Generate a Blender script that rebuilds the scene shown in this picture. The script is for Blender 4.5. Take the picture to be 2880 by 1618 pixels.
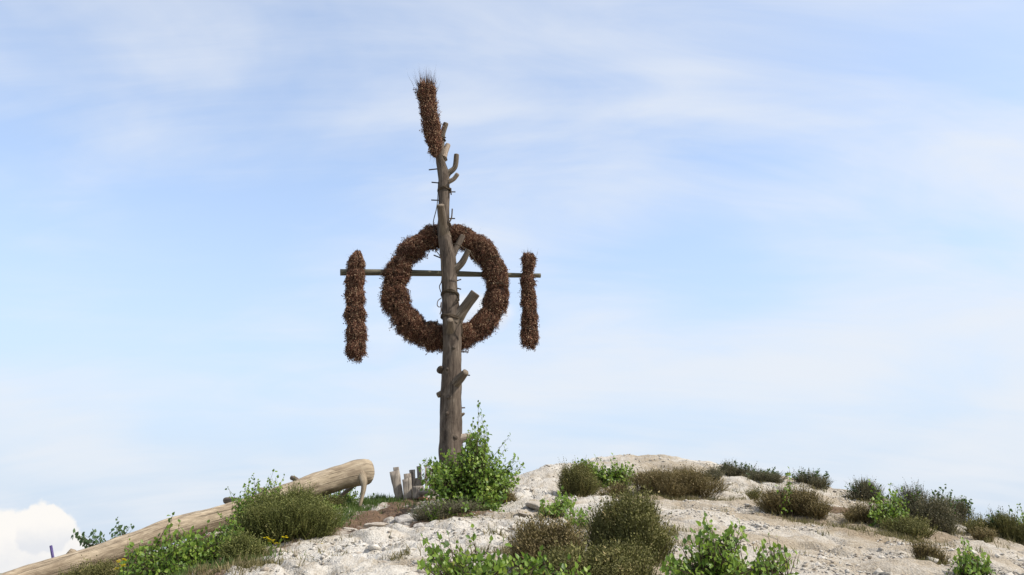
import bpy, math, random
import numpy as np
from mathutils import Vector

for o in list(bpy.data.objects):
    bpy.data.objects.remove(o, do_unlink=True)
scene = bpy.context.scene
COL = scene.collection
rng = np.random.default_rng(11)
random.seed(5)

# ------------------------------------------------------------------ camera
W, H, F = 2880.0, 1618.0, 2494.0            # photograph size, focal length in its pixels
PITCH = math.atan((1612 - 809) / F)
EYE = np.array([0.0, 0.0, 1.6])
cam = bpy.data.cameras.new('camera')
cam.sensor_width = 36.0
cam.lens = 36.0 * F / W
cam.clip_end = 12000
cam_o = bpy.data.objects.new('camera', cam)
cam_o.location = EYE
cam_o.rotation_euler = (math.pi / 2 + PITCH, 0, 0)
COL.objects.link(cam_o)
scene.camera = cam_o

# ------------------------------------------------------------------ sun, view
SUN = Vector((0.70, -0.24, 0.84)).normalized()
sd = bpy.data.lights.new('sun', 'SUN')
sd.energy = 2.8
sd.angle = math.radians(0.6)
sd.color = (1.0, 0.95, 0.87)
so = bpy.data.objects.new('sun', sd)
so.rotation_euler = SUN.to_track_quat('Z', 'Y').to_euler()
so.location = (20, -15, 40)
COL.objects.link(so)
scene.render.engine = 'CYCLES'
scene.view_settings.view_transform = 'Standard'
scene.view_settings.look = 'None'
scene.view_settings.exposure = 0.9
scene.view_settings.gamma = 1.0
scene.view_settings.use_curve_mapping = False
scene.cycles.use_denoising = True
scene.cycles.max_bounces = 6
scene.cycles.transparent_max_bounces = 8


def pdir(px, py):
    u = (px - W / 2) / F
    v = (H / 2 - py) / F
    c, s = math.cos(PITCH), math.sin(PITCH)
    return np.array([u, c - v * s, s + v * c])


def at(px, py, Y):
    """point at depth Y (metres ahead) seen through pixel px, py of the photograph"""
    d = pdir(px, py)
    return EYE + d * (Y / d[1])


def mpp(py, Y):
    """metres per photograph pixel at that depth"""
    return Y / pdir(1440, py)[1] / F


# ------------------------------------------------------------------ world
class NT:
    def __init__(self, tree):
        self.t = tree
        self.n = tree.nodes
        self.l = tree.links

    def node(self, typ, **kw):
        nd = self.n.new(typ)
        for k, v in kw.items():
            setattr(nd, k, v)
        return nd

    def put(self, sock, val):
        if isinstance(val, bpy.types.NodeSocket):
            self.l.new(val, sock)
        else:
            sock.default_value = val

    def math(self, op, a, b=None, c=None, clamp=False):
        nd = self.node('ShaderNodeMath', operation=op)
        nd.use_clamp = clamp
        for i, x in enumerate((a, b, c)):
            if x is not None:
                self.put(nd.inputs[i], x)
        return nd.outputs[0]

    def vmath(self, op, a, b=None, s=None):
        nd = self.node('ShaderNodeVectorMath', operation=op)
        self.put(nd.inputs[0], a)
        if b is not None:
            self.put(nd.inputs[1], b)
        if s is not None:
            self.put(nd.inputs['Scale'], s)
        return nd.outputs['Value'] if op in ('DOT_PRODUCT', 'LENGTH') else nd.outputs['Vector']

    def noise(self, vec, scale, detail=4, rough=0.55, dist=0.0):
        nd = self.node('ShaderNodeTexNoise')
        if vec is not None:
            self.put(nd.inputs['Vector'], vec)
        nd.inputs['Scale'].default_value = scale
        nd.inputs['Detail'].default_value = detail
        nd.inputs['Roughness'].default_value = rough
        nd.inputs['Distortion'].default_value = dist
        return nd.outputs['Fac']

    def remap(self, v, a, b, c=0.0, d=1.0, smooth=True):
        nd = self.node('ShaderNodeMapRange')
        nd.interpolation_type = 'SMOOTHSTEP' if smooth else 'LINEAR'
        self.put(nd.inputs[0], v)
        for i, x in enumerate((a, b, c, d)):
            self.put(nd.inputs[i + 1], x)
        return nd.outputs[0]

    def mix(self, fac, a, b):
        nd = self.node('ShaderNodeMix', data_type='RGBA')
        self.put(nd.inputs[0], fac)
        self.put(nd.inputs[6], a if isinstance(a, bpy.types.NodeSocket) else (*a, 1.0))
        self.put(nd.inputs[7], b if isinstance(b, bpy.types.NodeSocket) else (*b, 1.0))
        return nd.outputs[2]

    def ramp(self, fac, stops):
        nd = self.node('ShaderNodeValToRGB')
        e = nd.color_ramp.elements
        while len(e) < len(stops):
            e.new(0.5)
        for k, (p, c) in enumerate(stops):
            e[k].position = p
            e[k].color = (*c, 1.0)
        self.put(nd.inputs[0], fac)
        return nd.outputs[0]

    def mapping(self, vec, scale=(1, 1, 1), rot=(0, 0, 0), loc=(0, 0, 0)):
        nd = self.node('ShaderNodeMapping')
        self.put(nd.inputs['Vector'], vec)
        nd.inputs['Scale'].default_value = scale
        nd.inputs['Rotation'].default_value = rot
        nd.inputs['Location'].default_value = loc
        return nd.outputs[0]


world = bpy.data.worlds.new('World')
scene.world = world
world.use_nodes = True
world.node_tree.nodes.clear()
w = NT(world.node_tree)
sky = w.node('ShaderNodeTexSky', sky_type='NISHITA')
sky.sun_disc = False
sky.sun_elevation = math.asin(SUN.z)
sky.sun_rotation = math.atan2(SUN.x, SUN.y)
sky.altitude = 100
sky.air_density = 1.0
sky.dust_density = 0.5
sky.ozone_density = 1.2
SKY_STRENGTH = 0.15
SX1, SY1, SX3 = 2.7, 8.3, 15.2
dirn = w.node('ShaderNodeTexCoord').outputs['Generated']
sep = w.node('ShaderNodeSeparateXYZ')
w.l.new(dirn, sep.inputs[0])
dz = w.math('MAXIMUM', sep.outputs[2], 0.0)
# thin high cloud: a sheet seen in perspective, drawn out along one wind direction
inv = w.math('DIVIDE', 1.0, w.math('ADD', dz, 0.32))
sheet = w.vmath('SCALE', dirn, s=inv)
sheet = w.mapping(sheet, scale=(1.0, 1.0, 0.0))
s1 = w.mapping(sheet, rot=(0, 0, math.radians(-30)), scale=(0.6, 1.15, 1), loc=(SX1, SY1, 0.0))
n1 = w.noise(s1, 1.7, 5, 0.55, 0.9)
s2 = w.mapping(sheet, rot=(0, 0, math.radians(-50)), scale=(0.7, 2.6, 1), loc=(3.1, 1.4, 0))
n2 = w.noise(s2, 2.6, 7, 0.6, 1.4)
n3 = w.noise(w.mapping(sheet, loc=(SX3, 2, 1)), 1.5, 2, 0.5, 0.0)
cir = w.math('ADD', w.math('MULTIPLY', n1, 0.5), w.math('ADD', w.math('MULTIPLY', n2, 0.20), w.math('MULTIPLY', n3, 0.54)))
cirrus = w.remap(cir, 0.50, 0.80, 0.0, 1.0)
glow = w.remap(w.vmath('DOT_PRODUCT', dirn, tuple(SUN)), 0.25, 0.95, 0.0, 0.45)
# milky air towards the horizon
low = w.remap(dz, 0.03, 0.46, 1.0, 0.0)
nish = w.vmath('SCALE', sky.outputs[0], s=SKY_STRENGTH)
HAZE = (0.292, 0.358, 0.450)
CLOUD = (0.450, 0.470, 0.500)
col = w.mix(w.math('MULTIPLY', low, 0.96), nish, HAZE)
veil = w.math('MINIMUM', w.math('ADD', w.math('ADD', w.math('MULTIPLY', cirrus, 0.66), glow), 0.22), 0.92)
col = w.mix(veil, col, CLOUD)


# fair-weather cumulus, several round the horizon; the first ones are those in view
def cumulus(cur, px, py, rx, ry, off, vec=None, soft=0.25, amount=1.0):
    c = Vector(pdir(px, py)).normalized() if vec is None else Vector(vec).normalized()
    right = Vector((c.y, -c.x, 0)).normalized()
    up = right.cross(c).normalized()
    a = w.math('DIVIDE', w.vmath('DOT_PRODUCT', w.vmath('SUBTRACT', dirn, tuple(c)), tuple(right)), rx)
    b = w.math('DIVIDE', w.vmath('DOT_PRODUCT', w.vmath('SUBTRACT', dirn, tuple(c)), tuple(up)), ry)
    d2 = w.math('SQRT', w.math('ADD', w.math('MULTIPLY', a, a), w.math('MULTIPLY', b, b)))
    front = w.math('GREATER_THAN', w.vmath('DOT_PRODUCT', dirn, tuple(c)), 0.7)
    nv = w.mapping(dirn, loc=(off, off * 0.7, -off))
    nn = w.math('ADD', w.math('MULTIPLY', w.noise(nv, 17, 2, 0.5), 0.9), w.math('MULTIPLY', w.noise(nv, 46, 5, 0.6), 0.6))
    d3 = w.math('SUBTRACT', w.math('ADD', d2, 0.62), nn)
    m = w.math('MULTIPLY', w.remap(d3, 0.78, 0.78 + soft, amount, 0.0), front)
    shade = w.remap(w.math('ADD', b, w.math('MULTIPLY', w.noise(nv, 30, 4, 0.6), 1.6)), 0.0, 1.3, 0.0, 1.0)
    cc = w.mix(shade, (0.43, 0.44, 0.46), (0.53, 0.515, 0.495))
    return w.mix(m, cur, cc)


col = cumulus(col, 80, 1560, 0.054, 0.044, 1.3, soft=0.18)
col = cumulus(col, 128, 1488, 0.029, 0.025, 5.3, soft=0.14)
col = cumulus(col, 1345, 878, 0.030, 0.016, 2.9, soft=0.8, amount=0.6)
col = cumulus(col, 1068, 962, 0.020, 0.018, 7.7, soft=0.9, amount=0.22)
for k, (ax, el) in enumerate(((75, 6), (120, 9), (170, 7), (215, 10), (262, 5), (300, 8))):
    A = math.radians(ax)
    col = cumulus(col, 0, 0, 0.11, 0.05, 11.0 + 3.1 * k, vec=(math.sin(A), math.cos(A), math.tan(math.radians(el))))
bg = w.node('ShaderNodeBackground')
w.l.new(col, bg.inputs[0])
bg.inputs[1].default_value = 1.0
wo = w.node('ShaderNodeOutputWorld')
w.l.new(bg.outputs[0], wo.inputs[0])


# ================================================================== helpers
def perlin(x, y, seed=0):
    x = np.asarray(x, float); y = np.asarray(y, float)
    xi = np.floor(x).astype(np.int64); yi = np.floor(y).astype(np.int64)
    xf = x - xi; yf = y - yi
    def g(ix, iy, dx, dy):
        h = (ix * 374761393 + iy * 668265263 + seed * 974711) & 0x7fffffff
        h = ((h ^ (h >> 13)) * 1274126177) & 0x7fffffff
        h = (h ^ (h >> 16)) & 1023
        a = h * (2 * math.pi / 1024)
        return np.cos(a) * dx + np.sin(a) * dy
    u = xf ** 3 * (xf * (xf * 6 - 15) + 10); v = yf ** 3 * (yf * (yf * 6 - 15) + 10)
    a = g(xi, yi, xf, yf); b = g(xi + 1, yi, xf - 1, yf)
    c = g(xi, yi + 1, xf, yf - 1); d = g(xi + 1, yi + 1, xf - 1, yf - 1)
    return (a + (b - a) * u + ((c + (d - c) * u) - (a + (b - a) * u)) * v) * 1.5


def fbm(x, y, oct=4, seed=0, gain=0.5):
    s = 0; amp = 1
    for k in range(oct):
        s = s + amp * perlin(x * 2 ** k + 17.3 * k, y * 2 ** k - 9.1 * k, seed + k)
        amp *= gain
    return s


def sstep(x, a, b):
    t = np.clip((x - a) / (b - a), 0, 1)
    return t * t * (3 - 2 * t)


def make_mesh(name, V, T, mat=None, smooth=False, attrs=None):
    V = np.ascontiguousarray(V, np.float32); T = np.ascontiguousarray(T, np.int32)
    me = bpy.data.meshes.new(name)
    n, k = len(T), T.shape[1]
    me.vertices.add(len(V)); me.vertices.foreach_set('co', V.ravel())
    me.loops.add(n * k); me.loops.foreach_set('vertex_index', T.ravel())
    me.polygons.add(n)
    me.polygons.foreach_set('loop_start', np.arange(0, n * k, k, dtype=np.int32))
    me.polygons.foreach_set('loop_total', np.full(n, k, np.int32))
    if smooth:
        me.polygons.foreach_set('use_smooth', np.ones(n, bool))
    for an, (typ, data) in (attrs or {}).items():
        a = me.attributes.new(an, typ, 'POINT')
        a.data.foreach_set('vector' if typ == 'FLOAT_VECTOR' else 'value', np.ascontiguousarray(data, np.float32).ravel())
    if mat:
        me.materials.append(mat)
    me.update(calc_edges=True)
    me.validate()
    return me


def tag(o, label=None, cat=None, group=None, kind=None):
    for k, v in (('label', label), ('category', cat), ('group', group), ('kind', kind)):
        if v:
            o[k] = v
    return o


def thing(name, label, cat, loc, group=None):
    o = bpy.data.objects.new(name, None)
    o.empty_display_size = 0.2
    o.location = [float(c) for c in loc]
    COL.objects.link(o)
    return tag(o, label, cat, group)


def world_loc(o):
    l = np.array(o.location)
    return l + (world_loc(o.parent) if o.parent else 0)


def part(parent, name, V, T, mat, smooth=False, attrs=None, kind=None, label=None):
    """a mesh given in world coordinates, hung under its thing (or part)"""
    V = np.asarray(V, float)
    o = bpy.data.objects.new(name, make_mesh(name, V - (world_loc(parent) if parent else 0), T, mat, smooth, attrs))
    COL.objects.link(o)
    o.parent = parent
    return tag(o, label, kind=kind)


def single(name, V, T, mat, label, cat, smooth=False, attrs=None, group=None, loc=None):
    V = np.asarray(V, float)
    loc = V.mean(0) if loc is None else np.asarray(loc, float)
    o = bpy.data.objects.new(name, make_mesh(name, V - loc, T, mat, smooth, attrs))
    o.location = [float(c) for c in loc]
    COL.objects.link(o)
    return tag(o, label, cat, group)


def resample(P, R, step):
    P = np.asarray(P, float); R = np.asarray(R, float)
    out_p, out_r = [], []
    n = len(P)
    for i in range(n - 1):
        p0 = P[i - 1] if i > 0 else 2 * P[i] - P[i + 1]
        p3 = P[i + 2] if i + 2 < n else 2 * P[i + 1] - P[i]
        p1, p2 = P[i], P[i + 1]
        m = max(1, int(round(np.linalg.norm(p2 - p1) / step)))
        for k in range(m):
            t = k / m
            out_p.append(0.5 * (2 * p1 + (p2 - p0) * t + (2 * p0 - 5 * p1 + 4 * p2 - p3) * t * t + (3 * p1 - p0 - 3 * p2 + p3) * t ** 3))
            s = t * t * (3 - 2 * t)
            out_r.append(R[i] * (1 - s) + R[i + 1] * s)
    out_p.append(P[-1]); out_r.append(R[-1])
    return np.array(out_p), np.array(out_r)


def tube(P, R, sides=12, step=0.05, rough=0.0, caps=True, seed=0, wav=6.0, flat_end=True):
    """tapered tube through points P; returns V, T, tc (around, around, along)"""
    P, R = resample(P, R, step)
    n = len(P)
    tan = np.gradient(P, axis=0)
    tan /= np.linalg.norm(tan, axis=1)[:, None] + 1e-9
    ref = np.array([0, 0, 1.0]) if abs(tan[0][2]) < 0.9 else np.array([1.0, 0, 0])
    a = np.cross(tan[0], ref); a /= np.linalg.norm(a)
    V, tc = [], []
    L = np.concatenate([[0], np.cumsum(np.linalg.norm(np.diff(P, axis=0), axis=1))])
    th = np.arange(sides) * 2 * math.pi / sides
    for i in range(n):
        a = a - tan[i] * np.dot(a, tan[i]); a /= np.linalg.norm(a)
        b = np.cross(tan[i], a)
        rr = R[i] * np.ones(sides)
        if rough:
            rr = rr * (1 + rough * fbm(np.cos(th) * 1.4 + seed * 3.7 + L[i] * 0.7, np.sin(th) * 1.4 + L[i] * wav * 0.25, 3, seed))
        V.append(P[i] + rr[:, None] * (np.cos(th)[:, None] * a + np.sin(th)[:, None] * b))
        tc.append(np.stack([np.cos(th) * 0.25, np.sin(th) * 0.25, np.full(sides, L[i])], 1))
    V = np.concatenate(V); tc = np.concatenate(tc)
    i0 = np.arange(n - 1)[:, None] * sides
    j = np.arange(sides); jn = (j + 1) % sides
    q = np.stack([i0 + j, i0 + jn, i0 + sides + jn, i0 + sides + j], -1).reshape(-1, 4)
    T = np.concatenate([q[:, [0, 1, 2]], q[:, [0, 2, 3]]])
    if caps:
        c0, c1 = len(V), len(V) + 1
        V = np.concatenate([V, P[:1], P[-1:]])
        tc = np.concatenate([tc, [[0, 0, 0]], [[0, 0, L[-1]]]])
        e = (n - 1) * sides
        T = np.concatenate([T, np.stack([np.full(sides, c0), jn, j], 1), np.stack([np.full(sides, c1), e + j, e + jn], 1)])
    return V, T, tc


def join(parts):
    Vs, Ts, As, o = [], [], [], 0
    for p in parts:
        Vs.append(p[0]); Ts.append(p[1] + o); o += len(p[0])
        if len(p) > 2:
            As.append(p[2])
    return (np.concatenate(Vs), np.concatenate(Ts)) + ((np.concatenate(As),) if As else ())


def tube_part(parent, name, P, R, mat, sides=12, step=0.05, rough=0.0, seed=0, label=None, smooth=True, wav=6.0):
    V, T, tc = tube(P, R, sides, step, rough, True, seed, wav)
    return part(parent, name, V, T, mat, smooth, {'tc': ('FLOAT_VECTOR', tc)}, label=label)


def scatter(tv, tt, pos, xa, ya, za, scale):
    """copy a small template to many places: axes xa, ya, za (N,3), scale (N,) or (N,3)"""
    tv = np.asarray(tv, float); tt = np.asarray(tt, int)
    N = len(pos)
    sc = np.asarray(scale, float)
    if sc.ndim == 1:
        sc = np.repeat(sc[:, None], 3, 1)
    V = pos[:, None, :] + (tv[None, :, 0, None] * (xa * sc[:, :1])[:, None, :] + tv[None, :, 1, None] * (ya * sc[:, 1:2])[:, None, :] + tv[None, :, 2, None] * (za * sc[:, 2:])[:, None, :])
    T = tt[None] + (np.arange(N) * len(tv))[:, None, None]
    return V.reshape(-1, 3), T.reshape(-1, 3)


def unit(v):
    return v / (np.linalg.norm(v, axis=-1, keepdims=True) + 1e-9)


def frame(y, hint=None):
    """orthonormal axes with the given y direction, random roll"""
    y = unit(y)
    h = rng.normal(size=y.shape) if hint is None else hint
    x = unit(np.cross(y, h))
    return x, y, np.cross(x, y)


# ================================================================== materials
def new_mat(name):
    m = bpy.data.materials.new(name)
    m.use_nodes = True
    m.node_tree.nodes.clear()
    t = NT(m.node_tree)
    out = t.node('ShaderNodeOutputMaterial')
    return m, t, out


def principled(t, out, color, rough=0.8, bump=None, bstr=0.5, bdist=0.02, spec=0.25):
    b = t.node('ShaderNodeBsdfPrincipled')
    t.put(b.inputs['Base Color'], color if isinstance(color, bpy.types.NodeSocket) else (*color, 1))
    t.put(b.inputs['Roughness'], rough)
    b.inputs['Specular IOR Level'].default_value = spec
    if bump is not None:
        bn = t.node('ShaderNodeBump')
        bn.inputs['Strength'].default_value = bstr
        bn.inputs['Distance'].default_value = bdist
        t.put(bn.inputs['Height'], bump)
        t.l.new(bn.outputs[0], b.inputs['Normal'])
    t.l.new(b.outputs[0], out.inputs[0])
    return b


def attr(t, name, out='Fac'):
    return t.node('ShaderNodeAttribute', attribute_name=name).outputs[out]


def island(t):
    g = t.node('ShaderNodeNewGeometry').outputs['Random Per Island']
    o = t.node('ShaderNodeObjectInfo').outputs['Random']
    return t.math('FRACT', t.math('ADD', g, o))


def wood_mat(name, dark, mid, pale, streak=1.0, moss=None, cr=0.40):
    m, t, out = new_mat(name)
    tc = attr(t, 'tc', 'Vector')
    fib = t.noise(t.mapping(tc, scale=(14, 14, 1.1)), 2.2, 6, 0.62, 0.6)
    big = t.noise(t.mapping(tc, scale=(4, 4, 2.2)), 1.6, 5, 0.6, 0.8)
    fine = t.noise(t.mapping(tc, scale=(40, 40, 4)), 2.4, 4, 0.6, 0.0)
    f = t.math('ADD', t.math('MULTIPLY', fib, 0.55 * streak), t.math('ADD', t.math('MULTIPLY', big, 0.55), t.math('MULTIPLY', fine, 0.2)))
    c = t.ramp(t.remap(f, 0.46, 0.84, 0, 1, False), [(0.0, dark), (0.45, mid), (1.0, pale)])
    crack = t.remap(t.noise(t.mapping(tc, scale=(22, 22, 0.5), loc=(3, 1, 2)), 2.0, 3, 0.6, 0.4), cr - 0.06, cr, 1.0, 0.0)
    c = t.mix(t.math('MULTIPLY', crack, 0.7), c, tuple(x * 0.35 for x in dark))
    if moss:
        mm = t.remap(t.noise(t.mapping(tc, scale=(4, 4, 2), loc=(9, 2, 5)), 1.5, 4, 0.6), 0.5, 0.66, 0, 0.6)
        c = t.mix(mm, c, moss)
    h = t.math('SUBTRACT', t.math('ADD', t.math('MULTIPLY', fib, 0.8), t.math('MULTIPLY', fine, 0.3)), t.math('MULTIPLY', crack, 0.6))
    principled(t, out, c, 0.85, h, 0.7, 0.02, 0.2)
    return m


M = {}
M['pole'] = wood_mat('weathered_pole_wood', (0.052, 0.037, 0.028), (0.138, 0.106, 0.081), (0.33, 0.27, 0.21), 0.7)
M['stub'] = wood_mat('stub_wood', (0.06, 0.045, 0.033), (0.14, 0.108, 0.08), (0.28, 0.225, 0.17))
M['stub_pale'] = wood_mat('pale_stub_wood', (0.14, 0.10, 0.075), (0.33, 0.26, 0.20), (0.50, 0.42, 0.34))
M['log'] = wood_mat('bleached_log_wood', (0.23, 0.175, 0.12), (0.44, 0.355, 0.25), (0.60, 0.52, 0.40), 0.6, cr=0.405)
M['bar'] = wood_mat('crossbar_wood', (0.06, 0.055, 0.036), (0.135, 0.12, 0.085), (0.25, 0.225, 0.16))
M['cut'] = wood_mat('sawn_end_wood', (0.10, 0.075, 0.055), (0.20, 0.155, 0.115), (0.33, 0.27, 0.20))
M['plank'] = wood_mat('grey_plank_wood', (0.11, 0.09, 0.073), (0.25, 0.21, 0.175), (0.42, 0.365, 0.30))
M['plank_red'] = wood_mat('red_brown_plank_wood', (0.12, 0.06, 0.035), (0.26, 0.14, 0.085), (0.38, 0.22, 0.14))


def sprig_mat(name, stops, rough=0.85, trans=0.0):
    m, t, out = new_mat(name)
    c = t.ramp(island(t), stops)
    tint = t.remap(t.noise(t.node('ShaderNodeNewGeometry').outputs['Position'], 8.0, 3, 0.6), 0.3, 0.7, 0.6, 1.5, False)
    c = t.vmath('SCALE', c, s=tint)
    b = principled(t, out, c, rough, spec=0.15)
    if trans:
        tr = t.node('ShaderNodeBsdfTranslucent')
        t.l.new(c, tr.inputs[0])
        mx = t.node('ShaderNodeMixShader')
        mx.inputs[0].default_value = trans
        t.l.new(b.outputs[0], mx.inputs[1]); t.l.new(tr.outputs[0], mx.inputs[2])
        t.l.new(mx.outputs[0], out.inputs[0])
    return m


M['dry_heather'] = sprig_mat('dry_heather', [(0.0, (0.050, 0.022, 0.015)), (0.35, (0.110, 0.047, 0.030)), (0.65, (0.175, 0.082, 0.052)), (0.82, (0.27, 0.155, 0.095)), (1.0, (0.50, 0.36, 0.23))])
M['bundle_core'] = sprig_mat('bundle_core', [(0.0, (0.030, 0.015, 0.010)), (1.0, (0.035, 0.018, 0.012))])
M['dry_twig'] = sprig_mat('dry_twig', [(0.0, (0.04, 0.022, 0.016)), (1.0, (0.13, 0.08, 0.05))])
M['rope'] = sprig_mat('rope', [(0.0, (0.06, 0.045, 0.03)), (1.0, (0.085, 0.062, 0.043))])
M['iron'] = sprig_mat('rusty_iron', [(0.0, (0.035, 0.028, 0.026)), (1.0, (0.06, 0.045, 0.04))], 0.6)


def leaf_mat(name, stops, trans=0.35, rough=0.45):
    m, t, out = new_mat(name)
    pos = t.node('ShaderNodeNewGeometry').outputs['Position']
    slow = t.noise(pos, 4.5, 3, 0.6)
    c = t.ramp(t.math('ADD', t.math('MULTIPLY', island(t), 0.66), t.remap(slow, 0.3, 0.7, -0.08, 0.42, False), clamp=True), stops)
    b = t.node('ShaderNodeBsdfPrincipled')
    t.l.new(c, b.inputs['Base Color'])
    b.inputs['Roughness'].default_value = rough
    b.inputs['Specular IOR Level'].default_value = 0.35
    tr = t.node('ShaderNodeBsdfTranslucent')
    t.l.new(t.mix(0.35, c, (0.20, 0.30, 0.03)), tr.inputs[0])
    mx = t.node('ShaderNodeMixShader')
    mx.inputs[0].default_value = trans
    t.l.new(b.outputs[0], mx.inputs[1]); t.l.new(tr.outputs[0], mx.inputs[2])
    t.l.new(mx.outputs[0], out.inputs[0])
    return m


M['birch'] = leaf_mat('birch_leaf', [(0.0, (0.050, 0.102, 0.017)), (0.4, (0.130, 0.218, 0.030)), (0.75, (0.230, 0.335, 0.046)), (0.93, (0.32, 0.40, 0.075)), (1.0, (0.38, 0.35, 0.085))], 0.42)
M['birch_dark'] = leaf_mat('dark_leaf', [(0.0, (0.039, 0.078, 0.034)), (0.6, (0.072, 0.124, 0.052)), (1.0, (0.111, 0.169, 0.065))])
M['heather'] = leaf_mat('heather_green', [(0.0, (0.065, 0.061, 0.022)), (0.4, (0.131, 0.120, 0.040)), (0.7, (0.193, 0.184, 0.056)), (0.9, (0.241, 0.193, 0.079)), (1.0, (0.372, 0.285, 0.143))], 0.12, 0.8)
M['heather_green'] = leaf_mat('heather_fresh', [(0.0, (0.060, 0.066, 0.020)), (0.4, (0.125, 0.132, 0.036)), (0.7, (0.185, 0.195, 0.052)), (0.9, (0.24, 0.22, 0.075)), (1.0, (0.34, 0.29, 0.13))], 0.15, 0.8)
M['heather_brown'] = leaf_mat('heather_brown', [(0.0, (0.078, 0.055, 0.027)), (0.4, (0.166, 0.121, 0.055)), (0.7, (0.234, 0.179, 0.074)), (0.9, (0.312, 0.234, 0.117)), (1.0, (0.468, 0.351, 0.195))], 0.12, 0.8)
M['heather_grey'] = leaf_mat('heather_grey', [(0.0, (0.065, 0.060, 0.038)), (0.5, (0.134, 0.119, 0.073)), (0.85, (0.205, 0.178, 0.108)), (1.0, (0.324, 0.259, 0.173))], 0.12, 0.8)
M['grass'] = leaf_mat('grass', [(0.0, (0.045, 0.085, 0.018)), (0.6, (0.085, 0.135, 0.028)), (1.0, (0.16, 0.18, 0.05))], 0.3, 0.6)
M['dry_grass'] = leaf_mat('dry_grass', [(0.0, (0.075, 0.068, 0.026)), (0.5, (0.16, 0.13, 0.055)), (1.0, (0.31, 0.25, 0.13))], 0.2, 0.7)
M['stem'] = sprig_mat('woody_stem', [(0.0, (0.045, 0.030, 0.022)), (1.0, (0.085, 0.058, 0.04))])
M['yellow'] = leaf_mat('yellow_petal', [(0.0, (0.80, 0.62, 0.01)), (1.0, (0.90, 0.80, 0.03))], 0.3)
M['white_petal'] = leaf_mat('white_petal', [(0.0, (0.65, 0.62, 0.55)), (1.0, (0.75, 0.72, 0.66))], 0.2)
m, t, out = new_mat('purple_paint')
n = t.noise(t.node('ShaderNodeTexCoord').outputs['Object'], 30, 4, 0.6)
principled(t, out, t.ramp(n, [(0.3, (0.055, 0.038, 0.12)), (0.7, (0.09, 0.065, 0.19))]), 0.5, n, 0.1)
M['purple'] = m


def chalk_mat(name, ground=False):
    m, t, out = new_mat(name)
    co = t.node('ShaderNodeTexCoord').outputs['Object']
    geo = t.node('ShaderNodeNewGeometry')
    pos = geo.outputs['Position']
    big = t.noise(pos, 0.8, 5, 0.6, 0.3)
    mid = t.noise(pos, 6.0, 6, 0.65, 0.2)
    fine = t.noise(pos, 34.0, 6, 0.7, 0.0)
    vo = t.node('ShaderNodeTexVoronoi')
    t.l.new(pos, vo.inputs['Vector']); vo.inputs['Scale'].default_value = 42
    v = t.math('ADD', t.math('MULTIPLY', big, 0.35), t.math('ADD', t.math('MULTIPLY', mid, 0.4), t.math('MULTIPLY', fine, 0.4)))
    c = t.ramp(v, [(0.37, (0.14, 0.115, 0.088)), (0.46, (0.29, 0.255, 0.205)), (0.545, (0.45, 0.41, 0.355)), (0.70, (0.58, 0.545, 0.49))])
    if ground:
        st = t.noise(t.mapping(pos, rot=(0, 0, math.radians(30)), scale=(5.5, 0.9, 2.0)), 1.6, 5, 0.6, 0.5)
        c = t.mix(t.remap(st, 0.48, 0.66, 0.0, 0.55), c, (0.30, 0.245, 0.175))
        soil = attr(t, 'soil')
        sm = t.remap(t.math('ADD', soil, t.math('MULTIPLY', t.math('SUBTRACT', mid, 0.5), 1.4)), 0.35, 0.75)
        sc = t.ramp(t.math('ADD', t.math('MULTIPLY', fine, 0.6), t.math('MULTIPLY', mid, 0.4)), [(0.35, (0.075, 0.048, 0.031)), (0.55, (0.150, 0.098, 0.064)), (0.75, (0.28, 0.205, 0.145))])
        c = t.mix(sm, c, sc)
        tan = attr(t, 'tan')
        tm = t.remap(t.math('ADD', tan, t.math('MULTIPLY', t.math('SUBTRACT', mid, 0.5), 1.2)), 0.3, 0.85, 0.0, 0.85)
        tcol = t.ramp(fine, [(0.3, (0.17, 0.128, 0.085)), (0.55, (0.315, 0.255, 0.18)), (0.75, (0.45, 0.385, 0.295))])
        c = t.mix(tm, c, tcol)
        far = attr(t, 'far')
        c = t.mix(far, c, t.ramp(big, [(0.35, (0.045, 0.075, 0.03)), (0.65, (0.09, 0.12, 0.05))]))
    else:
        r = geo.outputs['Random Per Island']
        c = t.mix(t.remap(r, 0.62, 1.0, 0, 0.65, False), c, (0.27, 0.21, 0.155))
    h = t.math('ADD', t.math('MULTIPLY', mid, 0.7), t.math('ADD', t.math('MULTIPLY', fine, 0.55), t.math('MULTIPLY', vo.outputs['Distance'], 0.35)))
    principled(t, out, c, 0.95, h, 0.7 if ground else 0.5, 0.045 if ground else 0.02, 0.1)
    return m


M['ground'] = chalk_mat('chalk_ground', True)
M['chalk'] = chalk_mat('chalk_stone', False)
m, t, out = new_mat('grey_slab')
pos = t.node('ShaderNodeNewGeometry').outputs['Position']
n1_ = t.noise(pos, 7, 6, 0.65, 0.3); n2_ = t.noise(pos, 40, 5, 0.65)
principled(t, out, t.ramp(t.math('ADD', t.math('MULTIPLY', n1_, 0.6), t.math('MULTIPLY', n2_, 0.4)), [(0.36, (0.20, 0.17, 0.145)), (0.5, (0.42, 0.385, 0.345)), (0.7, (0.56, 0.53, 0.49))]), 0.9, t.math('ADD', n1_, n2_), 0.7, 0.03)
M['slab'] = m
m, t, out = new_mat('orange_stone')
pos = t.node('ShaderNodeNewGeometry').outputs['Position']
n1_ = t.noise(pos, 14, 6, 0.65, 0.3)
principled(t, out, t.ramp(n1_, [(0.35, (0.20, 0.09, 0.05)), (0.65, (0.38, 0.20, 0.12))]), 0.9, n1_, 0.6, 0.02)
M['orange'] = m

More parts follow.
